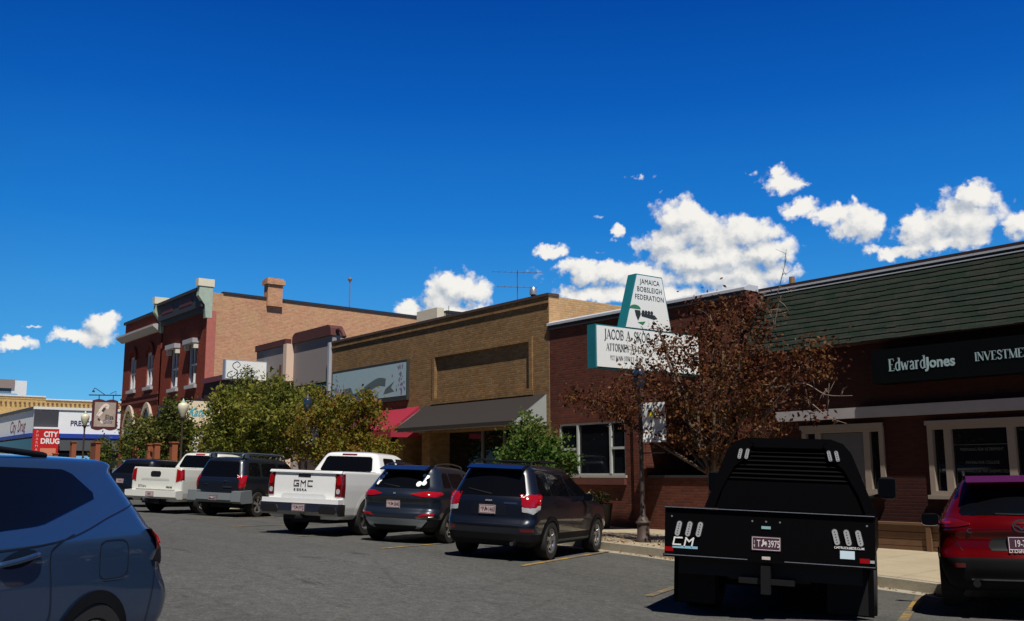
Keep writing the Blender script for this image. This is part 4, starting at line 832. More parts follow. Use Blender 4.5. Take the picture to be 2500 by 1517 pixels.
# ---------------- trees ----------------
def mesh_np(name, verts, quads, mt, parent=None, smooth=False):
    me = D.meshes.new(name); n = len(verts); k = len(quads)
    me.vertices.add(n); me.vertices.foreach_set('co', np.asarray(verts, np.float32).ravel())
    me.loops.add(4*k); me.loops.foreach_set('vertex_index', np.asarray(quads, np.int32).ravel())
    me.polygons.add(k); me.polygons.foreach_set('loop_start', np.arange(0, 4*k, 4, dtype=np.int32))
    me.update(calc_edges=True); me.validate(); me.materials.append(mt)
    o = D.objects.new(name, me); C.objects.link(o)
    if parent: o.parent = parent
    return o
def leaves(cs, sp, per, size, rg, up_bias=0.35):
    """cs cluster centres (n,3); quads folded slightly, random facing"""
    n = len(cs)*per
    c = np.repeat(cs, per, 0)+rg.normal(0, 1, (n, 3))*np.repeat(sp*rg.uniform(.6, 1.55, len(cs)), per)[:, None]*np.array([1, 1, .7])
    nr = rg.normal(0, 1, (n, 3)); nr[:, 2] += up_bias; nr /= np.linalg.norm(nr, axis=1)[:, None]
    t = np.cross(nr, rg.normal(0, 1, (n, 3))); t /= np.linalg.norm(t, axis=1)[:, None]; bn = np.cross(nr, t)
    s = size*rg.uniform(.5, 1.6, (n, 1)); w = s*rg.uniform(.45, .7, (n, 1))
    v = np.stack([c-t*s*.5, c+bn*w*.5+nr*s*.06, c+t*s*.5, c-bn*w*.5+nr*s*.06], 1).reshape(-1, 3)
    q = np.arange(4*n).reshape(-1, 4); return v, q
def tree(name, label, base, blobs, leafm, barkm, n_cl, per, lsize, sp=.16, trunk_r=.09, fork=None, seed=1, group=None, bare=(), forks=1):
    rg = np.random.default_rng(seed); root = thing(name, label, 'tree', base, group)
    B = np.array(base); vol = np.array([b[3]*b[4]*b[5] for b in blobs])**.8; vol /= vol.sum(); cs = []
    for i in rg.choice(len(blobs), n_cl, p=vol):
        b = blobs[i]; d = rg.normal(0, 1, 3); d /= np.linalg.norm(d); r = rg.uniform(.25, 1)**.5*rg.uniform(.8, 1.22)
        cs.append((b[0]+d[0]*b[3]*r, b[1]+d[1]*b[4]*r, b[2]+d[2]*b[5]*r))
    cs = np.array(cs)-B
    v, q = leaves(cs, sp, per, lsize, rg)
    mesh_np('crown', v, q, leafm, root)
    fk = np.array(fork)-B if fork is not None else np.array([0, 0, (blobs[0][2]-base[2])*.45])
    mb = MB()
    for f in range(forks):
        ox = (f-(forks-1)/2)*.12
        tp = bez([(ox, 0, -.1), (ox*1.8+rg.normal(0, .02), rg.normal(0, .02), fk[2]*.5), (fk[0]+ox*3, fk[1], fk[2])], 5)
        mb.tube(tp, list(np.linspace(trunk_r*1.15, trunk_r*.75, len(tp))), 8)
    for b in blobs:
        e = np.array(b[:3])-B; s = fk+rg.normal(0, .03, 3); mid = (s+e)/2+rg.normal(0, .12, 3)+np.array([0, 0, .1])
        p = bez([tuple(s), tuple(mid), tuple(e)], 4); mb.tube(p, list(np.linspace(trunk_r*.6, trunk_r*.25, len(p))), 6)
        for k in range(7):
            c = cs[rg.integers(len(cs))]
            if np.linalg.norm((c-e)/np.array(b[3:6])) > 1.3: continue
            t_ = np.array(p[rg.integers(len(p)//2, len(p))]); m_ = (t_+c)/2+rg.normal(0, .07, 3)
            mb.tube(bez([tuple(t_), tuple(m_), tuple(c)], 3), [trunk_r*.28, .014, .011, .009, .008, .007, .005], 4)
    mb.build('trunk', barkm, root, smooth=True)
    if len(bare):
        mb = MB()
        for pts in bare:
            pts = [tuple(np.array(p)-B) for p in pts]; P_ = bez(pts, 4); mb.tube(P_, list(np.linspace(.014, .004, len(P_))), 4)
            for k in range(2, len(P_)-1, 2):
                p = Vector(P_[k]); d = Vector((rnd.gauss(0, .22), rnd.gauss(0, .1), rnd.gauss(.12, .2))); mb.tube([p, p+d*.5+Vector((0, 0, .04)), p+d], [.009, .006, .004], 3)
                for kk in range(2):
                    d2 = Vector((rnd.gauss(0, .12), rnd.gauss(0, .1), rnd.gauss(.05, .12))); mb.tube([p+d*.7, p+d*.7+d2], [.005, .003], 3)
        mb.build('bare_twigs', mat('pale_twig', (.22, .16, .12), .8, var=.2), root, smooth=True)
    return root
bark = mat('bark', (.11, .075, .05), .95, var=.3, vs=12)
rust = leafmat('rust_leaves', [(.026, .008, .006), (.058, .017, .009), (.092, .028, .012), (.15, .068, .022), (.07, .052, .019)], .22)
green = leafmat('green_leaves', [(.04, .060, .010), (.11, .130, .02), (.18, .18, .03), (.26, .23, .045)], .3)
autumn = leafmat('autumn_leaves', [(.06, .085, .012), (.11, .13, .018), (.17, .15, .02), (.20, .10, .018), (.13, .15, .02), (.24, .045, .025)], .3)
lime = leafmat('bright_leaves', [(.03, .08, .014), (.065, .125, .022), (.10, .15, .035), (.16, .14, .03)], .35)
olive = leafmat('olive_leaves', [(.03, .052, .012), (.07, .095, .02), (.12, .13, .03), (.19, .16, .04)], .3)
Y1 = 15.8
tree('crabapple_tree', 'rust brown crabapple covering the projecting sign behind the black truck', (-13.75, Y1, GS(-13.75, Y1)),
     [(-13.9, Y1, 3.45, 1.9, 1.5, 1.15), (-13.3, Y1, 4.05, 1.3, 1.1, .8), (-15.6, Y1, 3.15, 1.5, 1.0, .62), (-17.2, Y1-.1, 3.25, .95, .6, .38), (-12.0, Y1, 3.4, 1.2, 1.0, .75), (-13.4, Y1-.2, 2.45, 1.4, 1.1, .75), (-14.9, Y1, 2.6, .8, .7, .45), (-12.75, Y1, 4.75, .62, .45, .5), (-13.6, Y1, 4.85, .5, .4, .35), (-15.0, Y1, 4.35, .34, .3, .5), (-15.15, Y1, 4.75, .12, .12, .3), (-12.25, Y1, 5.05, .3, .25, .25), (-11.2, Y1, 3.75, .5, .4, .35)],
     rust, bark, 380, 44, .072, sp=.15, trunk_r=.08, fork=(-13.7, Y1, 1.5), seed=4,
     bare=[[(-12.2, Y1, 3.2), (-11.4, Y1, 3.25), (-10.9, Y1, 3.0), (-10.35, Y1, 2.95)], [(-12, Y1, 2.9), (-11.4, Y1, 2.95), (-10.9, Y1, 2.6), (-10.5, Y1, 2.45)], [(-13.2, Y1, 4.2), (-12.4, Y1, 4.35), (-11.7, Y1, 4.45)], [(-12.0, Y1, 4.4), (-11.9, Y1, 4.75), (-11.8, Y1, 5.0)], [(-11.9, Y1, 5.0), (-11.75, Y1, 5.4), (-11.62, Y1, 5.75)], [(-14.5, Y1-.4, 3.6), (-15.0, Y1-.4, 4.1), (-15.6, Y1-.4, 4.3)], [(-14.4, Y1-.4, 3.9), (-15.2, Y1-.4, 3.7), (-15.9, Y1-.4, 3.75)]])
tree('street_tree', 'large rounded green street tree in front of the white script sign', (-36.4, Y1, GS(-36.4, Y1)),
     [(-37.0, Y1, 3.85, 2.6, 1.9, 1.2), (-39.4, Y1, 3.1, 1.9, 1.4, .75), (-34.2, Y1, 3.8, 2.1, 1.6, 1.1), (-36.5, Y1, 2.9, 2.6, 1.7, .8), (-35.6, Y1, 4.85, .9, .8, .55), (-38.6, Y1, 4.55, .9, .8, .5), (-32.5, Y1, 3.5, 1.3, 1.2, .85)],
     green, bark, 560, 60, .125, sp=.18, trunk_r=.1, seed=8, forks=2)
tree('young_tree', 'single leafy shoot rising against the white script sign', (-40.1, Y1+.4, GS(-40.1, Y1+.4)), [(-39.1, Y1+.4, 5.35, .42, .4, .4), (-38.8, Y1+.4, 5.75, .25, .25, .25), (-39.4, Y1+.4, 5.2, .26, .26, .22)], olive, bark, 34, 18, .095, sp=.12, trunk_r=.035, fork=(-39.2, Y1+.4, 4.6), seed=11)
tree('autumn_tree', 'yellow green and red autumn tree before the pale blue wall sign', (-29.4, Y1, GS(-29.4, Y1)),
     [(-29.9, Y1, 3.15, 1.7, 1.5, 1.0), (-31.3, Y1, 3.0, 1.2, 1.1, .9), (-28.5, Y1, 2.4, .8, 1.0, .5), (-30.6, Y1, 3.9, .45, .4, .5), (-28.6, Y1, 3.75, .6, .6, .5), (-31.6, Y1, 4.25, .25, .25, .35), (-29.8, Y1, 4.55, .22, .2, .25), (-29.4, Y1, 2.3, 1.9, 1.3, .5)],
     autumn, bark, 380, 52, .105, sp=.13, trunk_r=.075, seed=15)
tree('street_tree', 'olive green street tree before the arched brick corner building', (-48.7, Y1, GS(-48.7, Y1)),
     [(-49.0, Y1, 3.3, 2.2, 1.6, 1.0), (-51.2, Y1, 2.7, 1.3, 1.2, .7), (-46.9, Y1, 3.5, 1.3, 1.2, .9), (-46.2, Y1, 4.55, .9, .7, .45), (-48.6, Y1, 2.3, 2.5, 1.4, .6)], olive, bark, 320, 46, .145, sp=.18, trunk_r=.09, seed=21)
tree('ornamental_tree', 'small bright green tree beside the dark blue wagon under the grey awning', (-20.4, 16.5, GS(-20.4, 16.5)),
     [(-20.4, 16.5, 2.2, .85, .7, .7), (-20.6, 16.5, 2.85, .35, .35, .45), (-19.7, 16.5, 1.75, .7, .6, .45), (-21.2, 16.5, 1.9, .5, .5, .4)], lime, bark, 230, 38, .09, sp=.11, trunk_r=.05, seed=31)
tree('ornamental_tree', 'small dark green conical tree near the brown posts by the pharmacy', (-57.9, Y1, GS(-57.9, Y1)),
     [(-57.9, Y1, 2.4, .8, .7, .9), (-58.0, Y1, 3.2, .4, .4, .5)], olive, bark, 90, 22, .13, sp=.15, trunk_r=.05, seed=33)
# flowers in the tub
rg = np.random.default_rng(5); cs = np.stack([rg.normal(0, .17, 40), rg.normal(0, .17, 40), rg.uniform(.68, .95, 40)], 1)
v, q = leaves(cs, .05, 12, .06, rg); mesh_np('foliage', v, q, lime, pt)
v, q = leaves(cs+np.array([0, 0, .05]), .06, 3, .05, rg); mesh_np('flowers', v, q, leafmat('flower_petals', [(.8, .8, .75), (.75, .5, .05), (.8, .78, .7)], .2), pt)

# ---------------- street lamps ----------------
lampm = mat('lamp_post_brown', (.055, .036, .028), .6, var=.2); glob = mat('globe_cream', (.62, .60, .44), .35, var=.03, trans=.2)
def lamp(label, x, y, banner=None, dark=False, y2=0):
    z0 = GS(x, y); t = thing('street_lamp', label, 'street lamp', (x, y, z0), 'acorn street lamps along the kerb')
    t.scale = (1, 1, .90) if dark else (1, 1, 1); mb = MB(); mb.lathe([(.0, 0), (.17, 0), (.17, .08), (.14, .12), (.13, .42), (.17, .46), (.12, .52), (.06, .62), (.05, 1.0), (.045, 3.15), (.06, 3.2), (.045, 3.25), (.09, 3.38), (.13, 3.42), (.13, 3.48), (0, 3.48)], n=12)
    mb.build('post', lampm, t, smooth=True, angle=40)
    gs_ = .62 if dark else 1; mb = MB(); mb.lathe([(.10*gs_, 3.48), (.15*gs_, 3.60), (.22*gs_, 3.80), (.235*gs_, 3.95), (.2*gs_, 4.05), (.11, 4.10), (0, 4.11)], n=18); mb.build('globe', mat('globe_dark', (.02, .035, .06), .2, var=0) if dark else glob, t, smooth=True)
    mb = MB(); mb.lathe([(.10, 4.10), (.10, 4.14), (.05, 4.20), (.02, 4.28), (0, 4.3)], n=10); mb.build('finial', lampm if dark else mat('verdigris_bracket', (.3, .4, .3)), t, smooth=True, angle=40)
    if banner:
        mb = MB(); mb.tube([(0, 0, 2.95), (.7, 0, 2.95)], .015, 6); mb.tube([(0, 0, 2.08), (.7, 0, 2.08)], .015, 6); mb.build('banner_arm', MATS['iron_black'] if 'iron_black' in MATS else lampm, t)
        bb = thing('lamp_banner', banner, 'banner', (x+.4, y, z0+2.1), 'daisy banners on the lamp posts')
        mb = MB(); n = 8
        for i in range(n):
            a, c = i/n, (i+1)/n; ya, yc = .03*math.sin(a*5), .03*math.sin(c*5)
            mb.quad((-.27, ya, a*.84), (.27, ya, a*.84), (.27, yc, c*.84), (-.27, yc, c*.84))
        bb.rotation_euler.z = R(20)
        mb.build('cloth', mat('banner_white', (.78, .78, .74), .8, var=.08), bb, smooth=True, fix=False)
        mb = MB(); mb.poly([(-.05+.07*math.cos(k), -.036, .6+.07*math.sin(k)) for k in np.linspace(0, 6.28, 9)[:-1]])
        mb.build('daisy_centre', mat('daisy_yellow', (.75, .62, .03), .7), bb, fix=False)
    return t
lamp('acorn street lamp with cream globe before the cream banner', -43.85, 15.3)
lamp('far acorn street lamp with cream globe before the pharmacy', -60.0, 15.3)
lamp('street lamp with daisy banner between green and autumn trees', -30.6, 14.9, 'small white daisy banner among the autumn tree leaves', dark=True)
lamp('nearest street lamp with daisy banner in the crabapple tree', -15.25, 15.3, 'larger white daisy banner beside the crabapple tree', dark=True)

# ---------------- brown posts of the corner plaza ----------------
cor = mat('corten_post', (.26, .075, .03), .8, var=.25)
for i, (x, zt, w_) in enumerate(((-64.4, 2.75, .3), (-60.4, 3.35, .45), (-55.8, 3.2, 1.0), (-48.8, 2.95, .35), (-46.8, 2.9, .3), (-45.8, 2.9, .3), (-43.5, 2.9, .35))):
    lab = ('rust brown square post furthest left by the red sign', 'rust brown square post beside the far street lamp', 'broad rust brown post beside the small conical tree', 'rust brown post under the olive tree, nearest the brick arches', 'rust brown post under the middle of the olive tree', 'rust brown post right of the olive tree middle', 'rust brown post beside the near white pickup cab')[i]
    z0 = GS(x, 14.8); t = thing('plaza_post', lab, 'post', (x, 14.85, z0), 'rust brown posts along the plaza kerb')
    MB().box(-w_/2, w_/2, -.12, .12, -.05, zt-z0).build('post', cor, t); MB().box(-w_/2-.04, w_/2+.04, -.16, .16, zt-z0, zt-z0+.06).build('cap', cor, t)

# fallen leaves lying in the gutter
rg = np.random.default_rng(9); pts = []
for cx, cy, sx_, sy_, n_ in ((-7.1, 14.25, .5, .12, 260), (-15.5, 15.2, 1.6, .5, 260), (-13, 14.3, 2, .1, 160), (-10, 14.3, 4, .1, 120)):
    for _ in range(n_):
        x, y = rg.normal(cx, sx_), rg.normal(cy, sy_); y = min(y, 14.48) if cy < 14.5 else max(y, 14.7); z = (G(x, y) if y < CURB else GS(x, y))+.02; pts.append((x, y, z))
v, q = leaves(np.array(pts), .004, 1, .06, rg, up_bias=3); tag(mesh_np('leaf_litter', v, q, leafmat('dead_leaves', [(.2, .09, .02), (.3, .15, .03), (.12, .05, .02)], .1)), 'orange brown fallen leaves along the gutter', 'leaf litter', kind='stuff')

# ---------------- vehicles ----------------
def paint(name, col, metal=.35, rough=.32): return mat(name, col, rough, metal, var=.04, vs=40, coat=1.0, spec=.5)
carglass = mat('car_glass', (.003, .0035, .005), .04, var=0, spec=.28)
plast = mat('black_plastic', (.007, .007, .008), .65, var=.1, vs=20, spec=.2); tyrem = mat('tyre_rubber', (.014, .013, .012), .85, var=.25, vs=25)
rimm = mat('alloy_rim', (.42, .42, .43), .28, .85, var=.05); redl = mat('red_lamp', (.30, .004, .006), .12, var=.1, vs=30, coat=1.0); redd = mat('dark_red_lamp', (.10, .003, .005), .15, var=0, coat=1.0)
clear = mat('clear_lamp', (.55, .56, .58), .15, .3, var=.1, vs=40, coat=1.0); chrome = mat('chrome', (.33, .33, .34), .3, 1.0, var=0); grill = mat('dull_grey_plastic', (.14, .16, .17), .55, var=.08)
platem = mat('plate_face', (.42, .33, .33), .45, var=.05); plated = mat('plate_print', (.06, .02, .04), .5, var=0); platew = mat('plate_white', (.62, .58, .58), .45, var=0)
seam = mat('panel_gap', (.002, .002, .003), .6, var=0)

BG = {'G': [(9.5, 10), (1, 10), (1, 0), (9.5, 0), (9.5, 4.4), (5.5, 4.4)], 'M': [(1, -1), (1, 10), (5, 5), (9, 10), (9, -1)], 'C': [(9, 10), (1, 10), (1, 0), (9, 0)]}
def block(s_, h, loc, mt, parent, name, sh=0.0, sx=1.0, wt=1.8):
    st = []; x = 0
    for ch in s_:
        st.append(([((x+p[0]*sx+p[1]*sh)*h/10, p[1]*h/10) for p in BG[ch]], wt*h/10)); x += 12.5*sx
    mb = MB()
    for i, (pts, w) in enumerate(st):
        for j in range(len(pts)-1):   # each arm its own bar so that corners stay square
            a, b_ = Vector(pts[j]), Vector(pts[j+1]); d = (b_-a).normalized()*w*.45; ribbon(mb, [tuple(a-d), tuple(b_+d)], w, .002+.0006*(j % 3))
    M_ = basis(loc, (0, -1, 0), (0, 0, 1)); mb.v = [tuple(M_ @ Vector(v)) for v in mb.v]
    return mb.build(name, mt, parent, fix=False)

class Car:
    def __init__(s, name, label, cat, pos, head, keys, wb, body, arch=.36, wr=.34, tw=.23, track=.77, clad=None, cladm=None, hrear=None, group='cars and trucks in the kerbside bays', taper=.05, nx=150, dz=.02, sm=3, archlip=None, roll=0.0):
        s.root = thing(name, label, cat, (0, 0, 0), group)
        gxx = (gx_(pos[0]+1)-gx_(pos[0]-1))/2; nrm = Vector((-gxx, .04 if pos[1] > 4 else 0, 1)).normalized()
        h = Vector((math.cos(R(head)), math.sin(R(head)), 0)); h = (h-nrm*h.dot(nrm)).normalized(); l = nrm.cross(h)
        if roll: nrm = (nrm*math.cos(roll)-l*math.sin(roll)*-1).normalized() if False else (Matrix.Rotation(roll, 3, h) @ nrm); l = nrm.cross(h)
        m = Matrix((h, l, nrm)).transposed().to_4x4(); m.translation = Vector((pos[0], pos[1], G(pos[0], pos[1]) if len(pos) < 3 else pos[2])); s.root.matrix_world = m
        K = np.array(keys, float); s.z0, s.z1 = K[0, 0], K[-1, 0]
        zs = [K[0, 0]]
        for a, b in zip(K[:-1, 0], K[1:, 0]):
            n = max(1, int(round((b-a)/dz))); zs += list(a+(b-a)*np.arange(1, n+1)/n)
        s.zs = np.array(zs); s.V = np.stack([np.interp(s.zs, K[:, 0], K[:, i]) for i in range(1, 7)], 1)
        for _ in range(sm):
            q = s.V.copy(); q[1:-1] = (s.V[:-2]+2*s.V[1:-1]+s.V[2:])/4; s.V = q
        s.wb, s.track, s.wr, s.tw, s.arch, s.taper, s.nx = wb, track, wr, tw, arch, taper, nx
        s.body = body; s.mk(clad, cladm or plast); s.wheels()
        if archlip is not None: s.lips(archlip)
    def at(s, z):
        z = min(max(z, s.z0), s.z1); return [float(np.interp(z, s.zs, s.V[:, i])) for i in range(6)]
    def yw(s, x, xr, xf, w):
        u = (x-(xr+xf)/2)/((xf-xr)/2); return w*(1-s.taper*abs(u)**3)
    def W(s, x, z):
        xr, xf, w, rr, rf, bow = s.at(z); yc = s.yw(xr+rr, xr, xf, w)-rr; x0 = xr+bow
        y = s.yw(x, xr, xf, w)
        if x < x0+rr: d = max(0, min(rr, x0+rr-x)); y = yc+math.sqrt(max(rr*rr-d*d, 0))
        if x > xf-rf: d = max(0, min(rf, x-(xf-rf))); y = s.yw(xf-rf, xr, xf, w)-rf+math.sqrt(max(rf*rf-d*d, 0))
        return y
    def X(s, y, z):
        xr, xf, w, rr, rf, bow = s.at(z); yc = s.yw(xr+rr, xr, xf, w)-rr; y = abs(y)
        x = xr+bow*min(1, y/max(yc, .05))**2
        if y > yc: d = min(y-yc, rr*.995); x += rr-math.sqrt(rr*rr-d*d)
        return x
    def ring(s, i):
        z = s.zs[i]; xr, xf, w, rr, rf, bow = s.V[i]; yc = s.yw(xr+rr, xr, xf, w)-rr; pts = []
        for k in range(10): y = yc*k/10; pts.append((xr+bow*(y/max(yc, .05))**2, y))
        for k in range(8): a = math.pi/2*k/8; pts.append((xr+bow+rr-rr*math.cos(a), yc+rr*math.sin(a)))
        xa, xb = xr+bow+rr, xf-rf
        for k in range(s.nx+1): x = xa+(xb-xa)*k/s.nx; pts.append((x, s.yw(x, xr, xf, w)))
        yb = s.yw(xb, xr, xf, w)-rf
        for k in range(1, 7): a = math.pi/2*k/6; pts.append((xb+rf*math.sin(a), yb+rf*math.cos(a)))
        for k in range(1, 5): pts.append((xf, yb*(1-k/4)))
        return [(x, y, z) for x, y in pts], len(pts)
    def mk(s, clad, cladm):
        V = []; n = 0
        for i in range(len(s.zs)):
            p, n = s.ring(i); V.append(p)
        A, Bm = MB(), MB(); L_ = len(s.zs)
        idx = {}
        for part in (A, Bm): part.v = []
        full = []
        for p in V: full += p + [(x, -y, z) for x, y, z in p[1:-1]]
        m = n + n-2
        def ring_ids(i):
            b = i*m; return [b+k for k in range(n)] + [b+n+k for k in range(n-3, -1, -1)]
        for i in range(L_-1):
            a, c = ring_ids(i), ring_ids(i+1); zc = (s.zs[i]+s.zs[i+1])/2
            for k in range(m):
                k2 = (k+1) % m; x = (full[a[k]][0]+full[a[k2]][0])/2; y = abs(full[a[k]][1])
                if zc < s.wr+s.arch and y > .5 and any((x-wx)**2+(zc-s.wr)**2 < s.arch**2 for wx in (0, s.wb)): continue
                T_ = Bm if (clad and zc < clad) else A; T_.f.append((a[k], a[k2], c[k2], c[k])); T_.m.append(0)
        t = ring_ids(L_-1); A.f.append(tuple(t)); A.m.append(0); t = ring_ids(0); Bm.f.append(tuple(t[::-1])) if clad else A.f.append(tuple(t[::-1])); (Bm if clad else A).m.append(0)
        for T_, nm, mt in ((A, 'body', s.body), (Bm, 'lower_cladding', cladm)):
            if not T_.f: continue
            used = sorted({i for f in T_.f for i in f}); mp = {g: j for j, g in enumerate(used)}
            T_.v = [full[g] for g in used]; T_.f = [tuple(mp[i] for i in f) for f in T_.f]
            T_.build(nm, mt, s.root, smooth=True, angle=50)
        zc = s.z0
        MB().box(s.at(.4)[0]+.35, s.at(.4)[1]-.4, -.5, .5, .26, .72).box(.55, s.wb-.55, -.72, .72, .24, .6).build('underbody', seam, s.root)
    def wheels(s):
        r, t = s.wr, s.tw; a = r*.64
        for x in (0, s.wb):
            for sd in (1, -1):
                mb = MB(); o_ = [(a, -t/2), (r*.94, -t/2), (r, -t/2+.035), (r, t/2-.035), (r*.94, t/2), (a+.015, t/2), (a, t/2-.03), (a, -t/2)]
                mb.lathe([(q, p*sd) for q, p in o_], n=32, axis='y')
                w = mb.build('wheel', tyrem, s.root, smooth=True, angle=35); w.location = (x, sd*(s.track), r)
                mb = MB(); mb.lathe([(a, (t/2-.012)*sd), (a*.9, (t/2-.03)*sd), (a*.86, (t/2-.09)*sd), (.02, (t/2-.10)*sd)], n=32, axis='y', mi=1)
                mb.m = [0 if i < 64 else 1 for i in range(len(mb.f))]
                for k in range(5):
                    an = 2*math.pi*k/5+.3; ca, sa = math.cos(an), math.sin(an)
                    for da in (-.16, .16):
                        c2, s2 = math.cos(an+da), math.sin(an+da); y0, y1 = (t/2-.03)*sd, (t/2-.07)*sd; px, pz = -sa*.022, ca*.022
                        for yy in (y0,): mb.quad((ca*.05-px, yy, sa*.05-pz), (ca*.05+px, yy, sa*.05+pz), (c2*a*.92+px, yy, s2*a*.92+pz), (c2*a*.92-px, yy, s2*a*.92-pz), 0)
                mb.lathe([(0, (t/2-.022)*sd), (.055, (t/2-.026)*sd), (.06, (t/2-.06)*sd)], n=12, axis='y')
                q = mb.build('rim', [rimm, seam], w, smooth=False, fix=False)
    def lips(s, mt, wd=.055, off=.012):
        for x0 in (0, s.wb):
            for sd in (1, -1):
                mb = MB(); n = 30
                for k in range(n):
                    P_ = []
                    for kk in (k, k+1):
                        a = math.pi*(-.13+1.26*kk/n)
                        for rr_ in (s.arch-.025, s.arch+wd):
                            x = x0+rr_*math.cos(a); z = max(s.wr+rr_*math.sin(a), s.z0+.01); P_.append((x, z, rr_))
                    q = [(P_[0], P_[1], P_[3], P_[2])]
                    for a_, b_, c_, d_ in q: mb.quad(*[(p[0], sd*(s.W(p[0], p[1])+off), p[1]) for p in (a_, b_, c_, d_)])
                    a_, c_ = P_[0], P_[2]; mb.quad((a_[0], sd*(s.W(a_[0], a_[1])+off), a_[1]), (c_[0], sd*(s.W(c_[0], c_[1])+off), c_[1]), (c_[0], sd*(s.W(c_[0], c_[1])-.12), c_[1]), (a_[0], sd*(s.W(a_[0], a_[1])-.12), a_[1]))
                mb.build('wheel_arch', mt, s.root, smooth=True, angle=40)
    def panel(s, name, poly, side, mt, off=.005, rnd_=0, n=14, m=14, parent=None, thick=.012):
        """poly in (y,z) for the rear, (x,z) for a flank; v-monotone"""
        P_ = list(poly)
        for _ in range(rnd_):
            q = []
            for i, p in enumerate(P_):
                c = P_[(i+1) % len(P_)]; ln = math.hypot(c[0]-p[0], c[1]-p[1]); f = min(.27, (.045 if _ == 0 else .016)/max(ln, 1e-6))
                q += [(p[0]*(1-f)+c[0]*f, p[1]*(1-f)+c[1]*f), (p[0]*f+c[0]*(1-f), p[1]*f+c[1]*(1-f))]
            P_ = q
        z0, z1 = min(p[1] for p in P_), max(p[1] for p in P_); e = (z1-z0)*1e-4; rows = []
        zz = sorted({z0+e, z1-e, *[p[1] for p in P_ if z0+e < p[1] < z1-e], *[z0+(z1-z0)*k/n for k in range(1, n)]}); zf = [zz[0]]
        for z in zz[1:]:
            if z-zf[-1] > (z1-z0)/n*.25: zf.append(z)
        if z1-zf[-1] > e*2: zf[-1] = z1-e
        for z in zf:
            us = []
            for i, p in enumerate(P_):
                c = P_[(i+1) % len(P_)]
                if (p[1]-z)*(c[1]-z) <= 0 and p[1] != c[1]: us.append(p[0]+(c[0]-p[0])*(z-p[1])/(c[1]-p[1]))
            if len(us) >= 2: rows.append((z, min(us), max(us)))
        def pt(u, z, o):
            if side == 'rear': return (s.X(u, z)-o, u, z)
            sd = 1 if side == 'left' else -1
            return (u, sd*(s.W(u, z)+o), z)
        mb = MB(); g = []
        for z, a, c in rows: g.append([pt(a+(c-a)*k/m, z, off) for k in range(m+1)])
        N = m+1
        for r_ in g: mb.v += r_
        for i in range(len(g)-1):
            for k in range(m): mb.f.append((i*N+k, i*N+k+1, (i+1)*N+k+1, (i+1)*N+k)); mb.m.append(0)
        B_ = [(0, k) for k in range(m+1)]+[(i, m) for i in range(1, len(g))]+[(len(g)-1, k) for k in range(m-1, -1, -1)]+[(i, 0) for i in range(len(g)-2, 0, -1)]
        base = len(mb.v)
        for i, k in B_:
            z, a, c = rows[i]; mb.v.append(pt(a+(c-a)*k/m, z, off-thick))
        for j in range(len(B_)):
            j2 = (j+1) % len(B_); i, k = B_[j]; i2, k2 = B_[j2]; mb.f.append((i*N+k, i2*N+k2, base+j2, base+j)); mb.m.append(0)
        return mb.build(name, mt, parent or s.root, smooth=True, angle=40)
    def both(s, name, poly, mt, **k): s.panel(name, poly, 'left', mt, **k); return s.panel(name, poly, 'right', mt, **k)
    def pair(s, name, poly, mt, **k): s.panel(name, poly, 'rear', mt, **k); return s.panel(name, [(-a, b) for a, b in poly], 'rear', mt, **k)
    def gap(s, pts, side, w=.006, off=.004, name='panel_gap', mt=None):
        P_ = bez(pts, 6); mb = MB(); sd = 1 if side == 'left' else -1
        for a, b in zip(P_[:-1], P_[1:]):
            d = Vector((b[0]-a[0], b[1]-a[1])); d.normalize(); nx_, nz_ = -d.y*w/2, d.x*w/2
            q = [(a[0]+nx_, a[1]+nz_), (a[0]-nx_, a[1]-nz_), (b[0]-nx_, b[1]-nz_), (b[0]+nx_, b[1]+nz_)]
            if side == 'rear': mb.quad(*[(s.X(u, z)-off, u, z) for u, z in q])
            else: mb.quad(*[(u, sd*(s.W(u, z)+off), z) for u, z in q])
        return mb.build(name, mt or seam, s.root, fix=False)
    def plate(s, y, z, txt='', dark=False, w=.305, h=.152):
        x = s.X(y, z)-.02; p = MB().box(x-.004, x+.02, y-w/2, y+w/2, z-h/2, z+h/2).build('licence_plate', plated if dark else platem, s.root)
        mb = MB(); x-=.005
        fm = platew if dark else plated
        for a in ((-w/2+.008, w/2-.008, -h/2+.008, -h/2+.014), (-w/2+.008, w/2-.008, h/2-.014, h/2-.008), (-w/2+.008, -w/2+.014, -h/2+.008, h/2-.008), (w/2-.014, w/2-.008, -h/2+.008, h/2-.008)): mb.box(x-.001, x, y+a[0], y+a[1], z+a[2], z+a[3])
        o = mb.build('plate_border', fm, p)
        t1, t2, t3 = txt
        for s_, hh, yy, zz in ((t1, .05, w/2-.025, -.0), (t2, .105, w/2-.06, -.035), (t3, .105, -.02, -.035)):
            if s_: text(s_, hh, (x-.0015, y+yy, z+zz), (0, -1, 0), (0, 0, 1), fm, p, sx=.62, depth=.0005, bold=.012)
        if t3: # bucking horse mark
            mb = MB(); mb.poly([(x-.0015, y+.055-a*.07, z-.035+b*.09) for a, b in ((0, .1), (.25, .45), (.2, .8), (.45, .95), (.5, .6), (.8, .7), (1, .3), (.85, .35), (.8, .0), (.65, .3), (.4, .25), (.2, 0))]); mb.build('plate_emblem', fm, p, fix=False)
        return p
    def txt(s, st, size, y, z, mt, **k):
        return text(st, size, (s.X(y, z)-k.pop('off', .012), y, z), (0, -1, 0), (0, 0, 1), mt, s.root, name='badge', **k)
